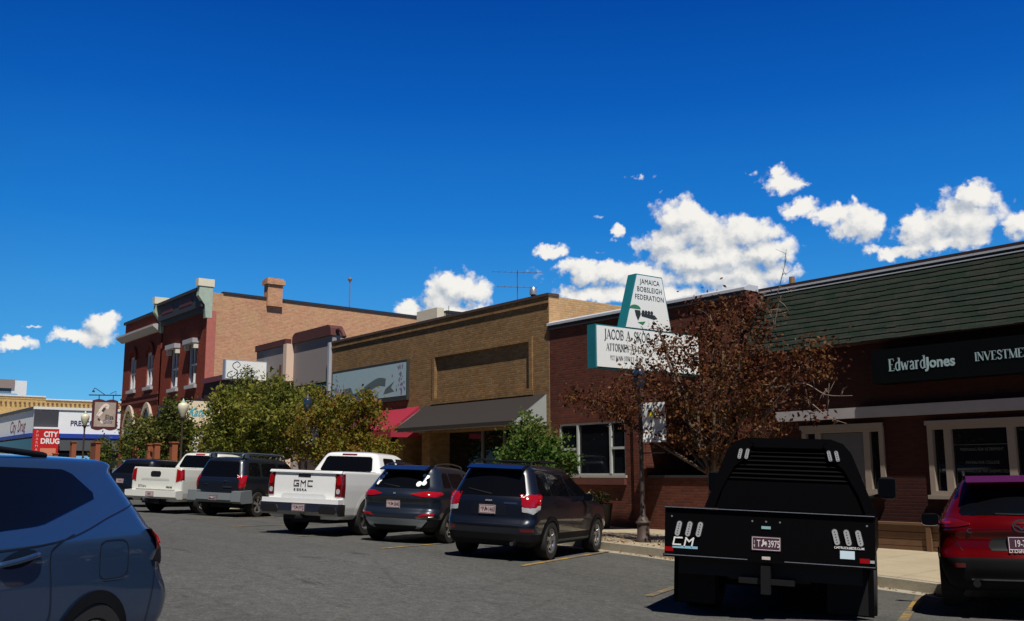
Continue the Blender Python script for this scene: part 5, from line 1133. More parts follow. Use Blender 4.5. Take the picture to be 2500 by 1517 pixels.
    def mirror(s, x, y, z, mt, w=.2, h=.14, d=.12, arm=True):
        for sd in (1, -1):
            mb = MB(); prof = [(0, -d/2), (w*.3, -d/2*.9), (w*.48, -d*.1), (w*.5, d/2)]
            for r_, t_ in [(0.01, d*.6), (.62, d*.45), (.9, .1*d), (1, -.3*d), (.96, -.5*d), (0.01, -.5*d)]:
                for k in range(16):
                    a = 2*math.pi*k/16; c_, s_ = math.cos(a), math.sin(a); c_ = math.copysign(abs(c_)**.6, c_); s_ = math.copysign(abs(s_)**.6, s_)
                    mb.v.append((x+t_, sd*(y+r_*c_*w/2), z+r_*s_*h/2))
            for i in range(5):
                for k in range(16): mb.f.append((i*16+k, i*16+(k+1) % 16, (i+1)*16+(k+1) % 16, (i+1)*16+k)); mb.m.append(0)
            o = mb.build('side_mirror', mt, s.root, smooth=True, angle=50)
            g_ = MB().box(x-d*.52-.004, x-d*.5-.001, sd*y-w*.42, sd*y+w*.42, z-h*.40, z+h*.40).build('mirror_glass', carglass, o)
            if arm: MB().tube([(x+.02, sd*(y-w*.3), z-h*.3), (x+.05, sd*(y-w/2-.12), z-h*.45)], .025, 6).build('mirror_arm', plast, o)
    def rails(s, x0, x1, y, z, h=.05, r=.014, mt=None):
        for sd in (1, -1):
            mb = MB(); mb.tube(bez([(x0, sd*y, z), (x0+.12, sd*y, z+h), ((x0+x1)/2, sd*y, z+h+.03), (x1-.12, sd*y, z+h-.01), (x1, sd*y, z-.03)], 6), r, 8); mb.build('roof_rail', mt or plast, s.root, smooth=True)

def suv_sides(c, b, t, xs, tops, mt=carglass, rn=1):
    """xs: list of (x0b,x1b,x0t,x1t)"""
    for q in xs: c.both('side_window', [(q[0], b), (q[1], b), (q[3], t), (q[2], t)], mt, rnd_=rn, n=8, m=10)

P_NAVY = paint('paint_navy', (.006, .009, .018), .3)
# --- dark blue wagon (nearest of the row of blues) ---
K = [(.24, -.72, 3.30, .74, .10, .5, .0), (.30, -.86, 3.5, .84, .22, .5, .04), (.50, -.92, 3.62, .875, .25, .5, .05), (.60, -.93, 3.64, .885, .25, .5, .05), (.66, -.90, 3.62, .89, .24, .5, .05), (.70, -.855, 3.60, .892, .22, .5, .05),
     (.92, -.85, 3.45, .892, .24, .5, .05), (1.02, -.84, 2.9, .88, .25, .45, .05), (1.08, -.82, 2.55, .865, .26, .4, .05), (1.12, -.79, 2.42, .845, .26, .35, .05), (1.50, -.62, 1.62, .675, .2, .25, .05), (1.60, -.56, 1.35, .62, .18, .2, .05), (1.645, -.46, 1.2, .55, .16, .2, .04), (1.665, -.25, .95, .4, .15, .15, .03), (1.67, 0, .8, .2, .1, .1, .02)]
c = Car('parked_car', 'dark blue estate wagon with roof rails, left of the black flatbed truck', 'car', (-14.61, 11.12), 119.5, K, 2.64, P_NAVY, arch=.37, wr=.34, clad=.46, archlip=plast)
c.panel('rear_window', [(-.66, 1.10), (.66, 1.10), (.53, 1.52), (-.53, 1.52)], 'rear', carglass, rnd_=2, off=.006)
c.pair('tail_light', [(.60, .92), (.80, .90), (.885, .96), (.875, 1.16), (.66, 1.12), (.60, 1.05)], redl, rnd_=1, off=.012)
c.pair('reversing_light', [(.62, .84), (.80, .80), (.87, .88), (.88, .955), (.80, .915), (.61, .93)], clear, off=.010, n=5, m=8)
c.both('tail_light', [(-.80, .96), (-.60, .98), (-.56, 1.14), (-.78, 1.14)], redl, off=.008, n=6, m=8)
c.plate(.02, .86, ('19', 'P', '1460'))
c.txt('ooo', .06, .07, 1.0, clear, sx=1.3); c.panel('badge_strip', [(-.52, .965), (-.28, .965), (-.28, .995), (-.52, .995)], 'rear', chrome, n=2, m=6)
c.panel('number_recess', [(-.36, .76), (.36, .76), (.30, .97), (-.30, .97)], 'rear', mat('paint_navy_deep', (.006, .009, .015), .4, .3, var=0, coat=1), off=.004, rnd_=1)
c.pair('rear_reflector', [(.62, .50), (.82, .50), (.82, .55), (.62, .55)], redd, n=3, m=8); c.panel('bumper_line', [(-.6, .585), (.6, .585), (.6, .60), (-.6, .60)], 'rear', chrome if False else P_NAVY, n=2, off=.014)
c.gap([(-.83, 1.08), (-.7, .95), (-.68, .70)], 'rear'); c.gap([(.83, 1.08), (.7, .95), (.68, .70)], 'rear')
suv_sides(c, 1.12, 1.50, [(-.50, .02, -.36, .08), (.08, .98, .14, .92), (1.05, 2.12, 1.0, 1.50)], None)
MB().prism([(-.72, 1.575), (-.50, 1.640), (-.30, 1.655), (-.30, 1.61), (-.66, 1.55)], 'y', -.53, .53).build('spoiler', P_NAVY, c.root)
c.rails(-.35, 1.25, .56, 1.655, h=.055); c.mirror(1.72, .99, 1.10, P_NAVY)
MB().tube([(.1, -.56, 1.715), (.1, .56, 1.715)], .016, 6).build('roof_bar', plast, c.root); MB().tube([(.9, -.55, 1.715), (.9, .55, 1.715)], .016, 6).build('roof_bar', plast, c.root)
for x in (.02, 1.02, 2.0): c.gap([(x, 1.1), (x+.02, .8), (x+.04, .50)], 'right'); c.gap([(x, 1.1), (x+.02, .8), (x+.04, .50)], 'left')
c.both('door_handle', [(.16, .98), (.34, .98), (.34, 1.01), (.16, 1.01)], P_NAVY, n=2, m=4, off=.03); c.panel('sill_trim', [(.45, .30), (2.2, .30), (2.2, .34), (.45, .34)], 'right', grill, n=2)
MB().tube([(-.95, -.5, .30), (-.6, -.5, .30)], .035, 10).build('exhaust_pipe', chrome, c.root)
c.panel('wiper', [(-.02, 1.12), (.46, 1.20), (.46, 1.214), (-.02, 1.14)], 'rear', plast, off=.02, n=3, m=4); c.gap([(-.86, .595), (0, .625), (.86, .595)], 'rear', w=.008, off=.006)

# --- slate blue crossover second ---
P_SLATE = paint('paint_slate', (.013, .020, .034), .35)
K = [(.24, -.62, 3.2, .74, .1, .5, .02), (.30, -.80, 3.4, .84, .25, .5, .06), (.50, -.88, 3.52, .90, .30, .5, .09), (.60, -.90, 3.55, .92, .30, .5, .09), (.66, -.86, 3.55, .922, .30, .5, .09), (.70, -.80, 3.5, .92, .28, .5, .09), (.86, -.80, 3.4, .92, .28, .5, .09), (.92, -.86, 3.3, .92, .30, .5, .10), (1.02, -.84, 3.0, .905, .32, .5, .10),
     (1.08, -.78, 2.5, .885, .34, .4, .10), (1.14, -.70, 2.38, .86, .34, .35, .10), (1.48, -.42, 1.6, .68, .26, .25, .08), (1.56, -.36, 1.3, .62, .2, .2, .06), (1.60, -.26, 1.1, .54, .16, .2, .05), (1.615, -.05, .9, .3, .15, .15, .03)]
c = Car('parked_car', 'slate blue crossover with white flower stickers on rear window', 'car', (-18.43, 11.48), 122, K, 2.67, P_SLATE, arch=.37, wr=.35, clad=.50, track=.8, archlip=plast)
c.panel('rear_window', [(-.66, 1.12), (.66, 1.12), (.52, 1.46), (-.52, 1.46)], 'rear', carglass, rnd_=1, off=.006)
c.pair('tail_light', [(.30, 1.00), (.60, .95), (.885, .96), (.90, 1.06), (.62, 1.075)], redl, rnd_=1, off=.012); c.both('tail_light', [(-.62, .97), (-.38, 1.0), (-.40, 1.05), (-.62, 1.07)], redl, off=.008, n=5)
c.plate(.06, .79, ('19', 'P', '5840')); c.txt('o', .07, .05, 1.0, clear, sx=1.4); c.txt('RAV', .05, .62, 0.93, chrome, sx=.9) if False else None
c.pair('rear_reflector', [(.50, .55), (.82, .57), (.84, .63), (.60, .61)], redl, n=4, off=.016); c.pair('chrome_trim', [(.46, .52), (.84, .545), (.86, .62), (.84, .57), (.60, .545)], chrome, n=4, off=.012) if False else None
c.panel('chrome_trim', [(-.84, .535), (-.5, .505), (-.46, .545), (-.52, .54), (-.82, .565)], 'rear', chrome, n=4, off=.018)
c.panel('skid_plate', [(-.56, .30), (.56, .30), (.74, .50), (-.74, .50)], 'rear', grill, off=.016, rnd_=1)
c.panel('skid_vent', [(-.44, .27), (.44, .27), (.5, .37), (-.5, .37)], 'rear', plast, off=.022)
suv_sides(c, 1.15, 1.46, [(-.28, .10, -.10, .14), (.16, 1.02, .20, .90), (1.08, 2.10, 1.0, 1.45)], None)
MB().prism([(-.62, 1.51), (-.34, 1.60), (-.15, 1.60), (-.15, 1.56), (-.58, 1.49)], 'y', -.53, .53).build('spoiler', P_SLATE, c.root)
c.rails(-.2, 1.2, .58, 1.60, h=.035, mt=chrome); c.mirror(1.75, 1.0, 1.12, P_SLATE)
st_ = mat('white_sticker', (.8, .82, .8), .6, var=0)
for (y, z, r_) in ((-.40, 1.22, .055), (-.50, 1.24, .05), (-.48, 1.31, .04), (-.52, 1.37, .04), (-.44, 1.40, .035), (.56, 1.28, .05), (.52, 1.35, .045), (.47, 1.42, .03), (.58, 1.21, .035)):
    c.panel('flower_sticker', [(y+r_*math.cos(a), z+r_*math.sin(a)) for a in np.linspace(0, 2*math.pi, 11)[:-1]], 'rear', st_, off=.012, n=6, m=6, thick=.003)

c.gap([(-.84, 1.10), (-.74, .98), (-.60, .78), (-.56, .66)], 'rear'); c.gap([(.84, 1.10), (.74, .98), (.60, .78), (.56, .66)], 'rear')
for x in (.12, 1.05, 2.05): c.gap([(x, 1.12), (x+.02, .85), (x+.03, .52)], 'right')
c.panel('wiper', [(-.02, 1.14), (.42, 1.20), (.42, 1.212), (-.02, 1.16)], 'rear', plast, off=.02, n=3, m=4)
# --- white full-size pickup with tall lamps ---
def truck(name, label, pos, head, body, H, wb, oh, w, cabx, cab, front, tgz, wr=.41, tw=.28, arch=.47, track=.85, bump=(.50, .66), lip=None, bmat=None, bed_w=None):
    K = [(.36, -oh+.06, front-.3, w-.12, .10, .5, .02), (.44, -oh+.06, front-.1, w-.03, .10, .5, .02), (.62, -oh+.06, front, w-.005, .08, .5, .02), (1.0, -oh+.05, front-.02, w, .07, .5, .02), (1.12, -oh+.05, front-.1, w-.004, .07, .5, .02), (tgz-.03, -oh+.06, front-.4, w-.03, .07, .5, .02), (tgz, -oh+.07, front-.5, w-.05, .07, .5, .02)]
    return Car(name, label, 'pickup truck', pos, head, K, wb, body, arch=arch, wr=wr, tw=tw, track=track, clad=None, taper=.03, archlip=lip, sm=1)
def cab(c, x0, x1, z0, z1, wb_, wt, rear_slope, ws, body, win, mat_=None):
    """greenhouse as its own loft"""
    o = Car.__new__(Car); o.root = c.root
    K = np.array([(z0-.02, x0, x1, wb_, .10, .25, .02), (z0+.06, x0+.01, x1-.1, wb_-.02, .1, .25, .02), (z1-.14, x0+rear_slope, x1-ws, wt+.06, .12, .2, .03), (z1-.06, x0+rear_slope+.03, x1-ws-.14, wt, .12, .2, .03), (z1-.015, x0+rear_slope+.10, x1-ws-.3, wt-.1, .12, .2, .02), (z1, x0+rear_slope+.3, x1-ws-.5, wt-.3, .1, .15, .02)])
    o.z0, o.z1 = K[0, 0], K[-1, 0]; o.zs = np.linspace(o.z0, o.z1, 34); o.V = np.stack([np.interp(o.zs, K[:, 0], K[:, i]) for i in range(1, 7)], 1)
    for _ in range(2): q = o.V.copy(); q[1:-1] = (o.V[:-2]+2*o.V[1:-1]+o.V[2:])/4; o.V = q
    o.wb, o.wr, o.arch, o.taper, o.nx, o.body = 99, 0, 0, .02, 40, body
    V = [o.ring(i)[0] for i in range(len(o.zs))]; n = len(V[0]); m_ = 2*n-2; mb = MB()
    for p in V: mb.v += p+[(x, -y, z) for x, y, z in p[1:-1]]
    ids = lambda i: [i*m_+k for k in range(n)]+[i*m_+n+k for k in range(n-3, -1, -1)]
    for i in range(len(V)-1):
        a, b_ = ids(i), ids(i+1)
        for k in range(m_): mb.f.append((a[k], a[(k+1) % m_], b_[(k+1) % m_], b_[k])); mb.m.append(0)
    mb.f.append(tuple(ids(len(V)-1))); mb.m.append(0)
    mb.build('cab', body, c.root, smooth=True, angle=50); return o
P_WHITE = paint('paint_white', (.74, .75, .74), 0, .35)
c = truck('parked_truck', 'white pickup with chrome rear bumper and black tailgate lettering', (-21.15, 10.9), 122, P_WHITE, 1.92, 3.74, 1.19, 1.0, .6, None, 4.70, 1.42, lip=P_WHITE)
g = cab(c, .62, 3.0, 1.38, 1.92, .95, .70, .16, .75, P_WHITE, None)
g.panel('rear_window', [(-.72, 1.44), (.72, 1.44), (.62, 1.80), (-.62, 1.80)], 'rear', carglass, rnd_=1, off=.006)
g.panel('high_brake_light', [(-.20, 1.835), (.20, 1.835), (.20, 1.865), (-.20, 1.865)], 'rear', redd, off=.012, n=2)
for q in ((.98, 1.62, 1.06, 1.60), (1.72, 2.75, 1.70, 2.2)): g.both('side_window', [(q[0], 1.42), (q[1], 1.42), (q[3], 1.78), (q[2], 1.78)], carglass, rnd_=1, n=8)
c.panel('tailgate', [(-.77, .70), (.77, .70), (.77, 1.40), (-.77, 1.40)], 'rear', P_WHITE, off=.018, n=10); c.panel('tailgate_top', [(-.93, 1.365), (.93, 1.365), (.93, 1.42), (-.93, 1.42)], 'rear', P_WHITE, off=.055, n=3, thick=.06)
c.panel('tailgate_crease_shade', [(-.60, .80), (.60, .80), (.54, .90), (-.54, .90)], 'rear', mat('paint_white_shaded', (.52, .54, .55), .5, var=0), off=.021, rnd_=1, n=6)  # greyer patch on the flat tailgate paints in the shade of a crease
c.panel('tailgate_handle', [(-.16, 1.27), (.16, 1.27), (.16, 1.335), (-.16, 1.335)], 'rear', seam, off=.026, n=2)
c.pair('tail_light', [(.79, .86), (.955, .86), (.975, 1.0), (.975, 1.36), (.79, 1.37)], redd, off=.016, n=8); c.pair('brake_light', [(.82, 1.10), (.93, 1.10), (.93, 1.31), (.82, 1.31)], redl, off=.026, rnd_=1, n=6); c.pair('reversing_light', [(.82, .92), (.91, .92), (.91, 1.03), (.82, 1.03)], clear, off=.026, rnd_=1, n=4)
c.both('tail_light', [(-1.10, .86), (-1.02, .86), (-1.0, 1.36), (-1.10, 1.36)], redd, off=.008, n=6, m=4)
mb = MB(); mb.box(-1.30, -1.08, -.98, .98, .70, .80); mb.build('bumper_top', P_WHITE, c.root)
bo = MB().prism([(-1.32, .695), (-1.34, .52), (-1.28, .44), (-1.0, .44), (-1.0, .695)], 'y', -.99, .99).build('rear_bumper', chrome, c.root, smooth=False)
for sd in (1, -1): MB().prism([(sd*.55, .48), (sd*.92, .48), (sd*.95, .56), (sd*.92, .65), (sd*.58, .65), (sd*.52, .56)], 'x', -1.352, -1.33).build('bumper_step', seam, bo)
s_X = c.X; c.X = lambda y, z: -1.335
c.plate(.0, .60, ('19', 'T', '3972')); c.X = s_X
block('GMC', .115, (c.X(0, 1.1)-.024, .27, 1.075), mat('badge_black', (.02, .012, .015), .5, var=0), c.root, 'badge', sx=1.25); c.txt('SIERRA', .07, .26, .965, MATS['badge_black'], bold=.008, sx=1.25, space=1.3, off=.022)
c.mirror(2.65, 1.15, 1.42, P_WHITE, w=.22, h=.24)
MB().tube([(-1.0, -.2, .38), (-1.42, 0, .40)], .04, 6).box(-1.2, 3.6, -.45, .45, .34, .5).build('frame_rail', seam, c.root)
MB().box(-1.0, .6, -.84, .84, 1.4205, 1.43).build('bed_cover', mat('bed_cover_black', (.02, .02, .02), .7), c.root)

# --- dark crossover with chunky grey bumper and roof rack ---
P_CHAR = paint('paint_charcoal_blue', (.010, .014, .024), .3)
K = [(.34, -.66, 3.3, .74, .1, .4, .0), (.42, -.80, 3.45, .86, .16, .4, .02), (.62, -.84, 3.5, .89, .16, .4, .03), (1.0, -.84, 3.5, .905, .14, .4, .03), (1.10, -.83, 3.3, .90, .16, .4, .03), (1.16, -.82, 2.6, .89, .18, .35, .03), (1.22, -.80, 2.45, .86, .2, .3, .03), (1.62, -.66, 1.95, .72, .2, .22, .04), (1.72, -.60, 1.8, .66, .18, .2, .04), (1.77, -.48, 1.6, .55, .15, .2, .03), (1.785, -.2, 1.3, .35, .1, .1, .02)]
c = Car('parked_car', 'boxy charcoal off-roader with grey step bumper and tubular roof rack', 'car', (-29.6, 12.0), 122, K, 2.7, P_CHAR, arch=.42, wr=.38, tw=.26, track=.78, clad=.5, archlip=plast)
c.panel('rear_window', [(-.68, 1.18), (.68, 1.18), (.56, 1.64), (-.56, 1.64)], 'rear', carglass, rnd_=1, off=.006)
c.pair('tail_light', [(.72, .84), (.86, .86), (.895, 1.0), (.86, 1.26), (.76, 1.20)], redl, off=.014, rnd_=1); c.both('tail_light', [(-.80, .86), (-.66, .9), (-.68, 1.2), (-.80, 1.24)], redl, off=.01, n=6, m=6)
bo = MB().prism([(-1.00, .70), (-1.02, .50), (-.94, .42), (-.7, .42), (-.7, .70)], 'y', -.62, .62).build('rear_bumper', grill, c.root)
for sd in (1, -1): MB().prism([(-.98, .76), (-1.0, .46), (-.9, .40), (-.35, .42), (-.45, .80)], 'y', sd*.62 if sd > 0 else -.95, .95 if sd > 0 else -.62).build('bumper_corner', grill, c.root)
c.panel('bumper_pocket', [(-.72, .55), (-.52, .55), (-.52, .66), (-.72, .66)], 'right', seam, off=.06, n=3)
s_X = c.X; c.X = lambda y, z: -1.01
c.plate(.0, .56, ('19', 'P', '712'), dark=True); c.X = s_X
c.txt('o', .12, -.22, 1.02, chrome, bold=.01); c.panel('hatch_handle', [(-.50, .86), (-.20, .86), (-.20, .90), (-.50, .90)], 'rear', chrome, off=.02, n=2); c.txt('TERRA', .05, .52, .93, chrome, sx=.9)
suv_sides(c, 1.22, 1.62, [(-.50, .10, -.36, .12), (.2, 1.05, .25, 1.0), (1.15, 2.2, 1.15, 1.85)], None)
rk = mat('rack_grey', (.10, .13, .17), .5, .5)
for sd in (1, -1):
    mb = MB(); mb.tube(bez([(-.55, sd*.58, 1.74), (-.42, sd*.6, 1.88), (.6, sd*.6, 1.90), (1.5, sd*.6, 1.88), (1.75, sd*.58, 1.72)], 6), .028, 8); mb.build('roof_rail', rk, c.root, smooth=True)
for x in (-.4, .3, 1.0, 1.6): MB().tube([(x, -.6, 1.885), (x, .6, 1.885)], .02, 6).build('rack_bar', rk, c.root)
MB().box(-.45, -.30, .5, .66, 1.76, 1.9).box(-.45, -.3, -.66, -.5, 1.76, 1.9).build('rack_foot', rk, c.root); c.mirror(1.95, 1.0, 1.2, P_CHAR)

for x in (.15, 1.1, 2.1): c.gap([(x, 1.2), (x+.01, .85), (x+.02, .52)], 'right')
c.gap([(-.70, 1.66), (-.72, 1.2), (-.70, .74)], 'rear'); c.gap([(.70, 1.66), (.72, 1.2), (.70, .74)], 'rear'); c.gap([(-.70, 1.12), (0, 1.10), (.70, 1.12)], 'rear')
# --- older white pickup behind ---
P_WH2 = paint('paint_cream_white', (.66, .67, .62), 0, .4)
c = truck('parked_truck', 'older white pickup with white rear bumper and square black tailgate latch', (-31.65, 11.01), 122, P_WH2, 1.92, 3.55, 1.18, .98, .7, None, 4.4, 1.38, lip=P_WH2)
g = cab(c, .72, 3.1, 1.34, 1.92, .93, .68, .16, .75, P_WH2, None)
g.panel('rear_window', [(-.70, 1.42), (.70, 1.42), (.60, 1.82), (-.60, 1.82)], 'rear', carglass, rnd_=1, off=.006); g.panel('high_brake_light', [(-.18, 1.84), (.18, 1.84), (.18, 1.875), (-.18, 1.875)], 'rear', redl, off=.012, n=2)
for q in ((1.05, 1.7, 1.12, 1.66), (1.8, 2.85, 1.78, 2.3)): g.both('side_window', [(q[0], 1.40), (q[1], 1.40), (q[3], 1.78), (q[2], 1.78)], carglass, rnd_=1, n=8)
c.panel('tailgate', [(-.74, .72), (.74, .72), (.74, 1.36), (-.74, 1.36)], 'rear', P_WH2, off=.02, n=10); c.panel('tailgate_crease_shade', [(-.55, .98), (.55, .98), (.5, 1.05), (-.5, 1.05)], 'rear', mat('paint_cream_shaded', (.46, .47, .44), .5, var=0), off=.023, rnd_=1, n=6)  # crease is a flat patch, its shade put into a greyer white
c.panel('tailgate_handle', [(-.19, 1.10), (.19, 1.10), (.19, 1.27), (-.19, 1.27)], 'rear', seam, off=.028, rnd_=1, n=4)
c.pair('tail_light', [(.76, .96), (.90, .97), (.955, 1.1), (.95, 1.34), (.76, 1.35)], redl, off=.016, n=8); c.both('tail_light', [(-1.1, .97), (-.98, .98), (-.98, 1.34), (-1.1, 1.34)], redl, off=.008, n=6, m=4)
bo = MB().prism([(-1.34, .68), (-1.34, .50), (-1.25, .44), (-1.0, .44), (-1.0, .70), (-1.1, .70)], 'y', -.96, .96).build('rear_bumper', P_WH2, c.root)
s_X = c.X; c.X = lambda y, z: -1.335
c.plate(.0, .58, ('', '1468', ''), w=.3, h=.15); c.X = s_X
c.txt('TITAN', .11, .66, .76, MATS['badge_black'], shear=.3, bold=.01, off=.024); c.txt('PRO-4X', .07, -.42, .77, MATS['badge_black'], shear=.2, sx=.9, off=.024)
MB().lathe([(0, .05), (.04, .03), (.05, 0), (.04, -.03), (0, -.05)], (-1.45, .12, .42), n=10).box(-1.45, -1.2, .07, .17, .36, .39).build('tow_ball', chrome, c.root, smooth=True, angle=40)
MB().box(-1.25, -.6, -.3, .35, .3, .47).box(-1.2, 3.4, -.45, .45, .36, .5).build('tow_hitch', seam, c.root); MB().tube([(-1.1, -.7, .40), (-.5, -.7, .42)], .05, 8).build('exhaust_pipe', chrome, c.root); MB().box(-.98, .68, -.82, .82, 1.3805, 1.39).build('bed_cover', MATS['bed_cover_black'], c.root)

# --- black low car at the far left of the row ---
P_BLK = paint('paint_black', (.006, .007, .010), .2)
K = [(.24, -.72, 3.3, .76, .1, .5, .02), (.32, -.86, 3.5, .88, .22, .5, .05), (.6, -.90, 3.6, .93, .25, .5, .05), (.95, -.86, 3.5, .94, .26, .5, .05), (1.08, -.82, 2.9, .92, .26, .45, .05), (1.14, -.76, 2.5, .9, .26, .4, .05), (1.5, -.40, 1.7, .74, .22, .3, .05), (1.62, -.32, 1.4, .68, .2, .2, .04), (1.67, -.2, 1.2, .58, .2, .2, .03), (1.69, .1, .9, .3, .1, .1, .02)]
c = Car('parked_car', 'black car at the left end of the row, behind the older white pickup', 'car', (-36.4, 11.3), 122, K, 2.8, P_BLK, arch=.37, wr=.34, clad=.4, track=.8, archlip=plast)
c.panel('rear_window', [(-.7, 1.16), (.7, 1.16), (.56, 1.50), (-.56, 1.50)], 'rear', carglass, rnd_=1); c.pair('tail_light', [(.66, .95), (.88, .92), (.91, 1.05), (.7, 1.08)], redl, off=.012, n=5); c.plate(.2, .88, ('', '19-4412', '')); suv_sides(c, 1.16, 1.5, [(-.1, .9, .0, .9), (1.0, 2.1, 1.0, 1.5)], None); c.mirror(1.8, 1.0, 1.15, P_BLK)

# --- black flatbed truck ---
P_RB = mat('paint_gloss_black', (.003, .003, .004), .25, 0, var=0, coat=.25, spec=.3); bedm = mat('bed_black', (.0016, .0016, .0022), .5, 0, var=.15, vs=30, coat=.03, spec=.08)
K = [(.42, .9, 4.6, .90, .1, .4, .0), (.55, .8, 4.85, .98, .1, .4, .02), (1.0, .8, 4.9, 1.0, .1, .4, .02), (1.25, .8, 4.8, .99, .1, .4, .02), (1.32, .8, 3.7, .97, .1, .3, .02), (1.40, .82, 3.2, .94, .1, .25, .02), (1.78, .92, 2.7, .78, .14, .2, .03), (1.90, .98, 2.5, .70, .14, .2, .03), (1.95, 1.1, 2.3, .55, .12, .2, .02)]
TX, TY, TH = -7.82, 10.12, 121.5
K = [(z, xr+.55, xf+.35, w, rr, rf, bw) for z, xr, xf, w, rr, rf, bw in K]
c = Car('flatbed_truck', 'black flatbed pickup with headache rack, filling the right foreground', 'pickup truck', (TX, TY), TH, K, 3.8, P_RB, arch=.46, wr=.42, tw=.30, track=.84, taper=.02, roll=R(1.6))
t = c.root
suv_sides(c, 1.42, 1.76, [(1.6, 2.3, 1.66, 2.3), (2.4, 3.3, 2.4, 3.0)], None)
XB, HW = -1.25, 1.14
MB().box(XB+.012, 1.28, -HW+.02, HW-.02, 1.06, 1.13).build('bed_deck', bedm, t)
mb = MB(); mb.box(XB-.02, XB+.01, -HW, HW, .67, 1.18, 0); mb.box(XB-.035, XB+.03, -HW-.01, HW+.01, 1.182, 1.20, 0); mb.box(XB-.05, XB+.01, -HW-.01, HW+.01, .635, .668, 0); tb = mb.build('tail_board', bedm, t)
mb = MB(); mb.box(XB-.052, XB-.036, -HW, HW, 1.190, 1.197); mb.box(XB-.054, XB-.051, -HW, -.20, .655, .662); mb.box(XB-.054, XB-.051, .20, HW, .655, .662); mb.build('edge_highlight_strip', mat('worn_edge_highlight', (.34, .37, .42), .35, .6, var=.4, vs=20), t)  # pale strips paint in the highlight along the worn steel edges
mb = MB()
for sd in (1, -1):
    a, b_ = sorted((sd*(HW-.04), sd*HW)); mb.box(XB+.013, 1.28, a, b_, .80, 1.18); mb.box(XB+.4, XB+.44, *sorted((sd*.62, sd*(HW-.03))), .10, .66)
mb.build('side_skirt', bedm, t)
MB().box(XB+.1, XB+.16, -1.0, 1.0, .45, .66).box(XB-.02, XB+.1, -.30, .30, .40, .46).box(XB-.10, XB+.02, -.05, .05, .30, .60).box(XB+.2, 4.2, -.45, .45, .42, .62).build('hitch_frame', mat('hitch_black', (.005, .005, .006), .5, .2, var=0), t)
# rack
def rackoutline(grow=0): 
    L_ = [(1.13+grow, 1.20), (1.03+grow, 1.45), (.90+grow, 1.80), (.82+grow, 2.0), (.72+grow, 2.12), (.56, 2.18+grow)]
    return L_
O = rackoutline(); I = [(.99, 1.20), (.9, 1.45), (.72, 1.78), (.50, 1.96), (.50, 2.05), (.44, 2.09)]
XR = 1.24; mb = MB()
for sd in (1, -1):
    for a, b_, d_, e_ in zip(O[:-1], O[1:], I[1:], I[:-1]):
        mb.prism([(sd*a[0], a[1]), (sd*b_[0], b_[1]), (sd*d_[0], d_[1]), (sd*e_[0], e_[1])], 'x', XR, XR+.09)
mb.prism([(-.56, 2.18), (.56, 2.18), (.44, 2.05), (-.44, 2.05)], 'x', XR, XR+.09)
rk_ = mb.build('headache_rack', bedm, t)
mb = MB()
for k in range(7):
    z = 1.62+.06*k; hw = float(np.interp(z, [p[1] for p in I], [p[0] for p in I]))
    mb.quad((XR+.02, -hw, z), (XR+.02, hw, z), (XR+.07, hw, z+.045), (XR+.07, -hw, z+.045)); mb.quad((XR+.02, -hw, z), (XR+.02, hw, z), (XR+.03, hw, z-.012), (XR+.03, -hw, z-.012))
mb.build('rack_louvres', bedm, t, fix=False)
mb = MB(); mb.prism([(-1.0, 1.2), (1.0, 1.2), (.93, 1.45), (.80, 1.85), (.6, 2.08), (-.6, 2.08), (-.80, 1.85), (-.93, 1.45)], 'x', XR+.075, XR+.085); mb.prism([(-.96, 1.2), (.96, 1.2), (.90, 1.40), (.85, 1.585), (-.85, 1.585), (-.90, 1.40)], 'x', XR+.03, XR+.05); mb.build('rack_plate', bedm, t)
def oval(name, y, z, x, tilt, h=.165, w=.05, mt=clear):
    mb = MB(); n = 8; P_ = []
    for k in range(n+1): a = math.pi*k/n; P_.append((w/2*math.cos(a), h/2-w/2+w/2*math.sin(a)))
    for k in range(n+1): a = math.pi+math.pi*k/n; P_.append((w/2*math.cos(a), -h/2+w/2+w/2*math.sin(a)))
    ct, st = math.cos(tilt), math.sin(tilt); Q = [(y+p[0]*ct-p[1]*st, z+p[0]*st+p[1]*ct) for p in P_]
    mb.prism(Q, 'x', x-.015, x); mb.prism([((q[0]-y)*1.22+y, (q[1]-z)*1.1+z) for q in Q], 'x', x-.006, x+.001, 1)
    o = mb.build(name, [mt, seam], t, smooth=False)
    mb = MB()
    for k in range(5): zz = z+(k-2)*.028*ct; yy = y-(k-2)*.028*st; mb.lathe([(0, -.006), (.009, 0)], (0, 0, 0), n=8); 
    mb = MB()
    for k in range(5):
        zz = z+(k-2)*.028*ct; yy = y-(k-2)*.028*st; mb.poly([(x-.016, yy+.008*math.cos(a), zz+.008*math.sin(a)) for a in np.linspace(0, 6.28, 9)[:-1]])
    mb.build('lamp_diodes', mat('diode_silver', (.75, .76, .78), .1, .9, var=0), o, fix=False)
for sd in (1, -1):
    for k, y in enumerate((.66, .78, .90) if False else (.74, .86, .98)): oval('bed_lamp', sd*y, .955, XB-.024, sd*.22, h=.17, w=.055)
    for y in (.545, .64): oval('rack_lamp', sd*y, 1.955, XR-.002, sd*.22, h=.145, w=.045)
ss = mat('bolt_silver', (.6, .6, .6), .3, .8, var=0); mb = MB()
for y, z in ((1.06, 1.09), (-1.06, 1.09), (.15, 1.08), (0, 1.08), (-.15, 1.08)): mb.poly([(XB-.023, y+.011*math.cos(a), z+.011*math.sin(a)) for a in np.linspace(0, 6.28, 9)[:-1]])
mb.build('bolt_heads', ss, t, fix=False)
s_X = c.X; c.X = lambda y, z: XB-.005
c.plate(.0, .84, ('1\n9', 'T', '3975'), dark=True, w=.32, h=.155)
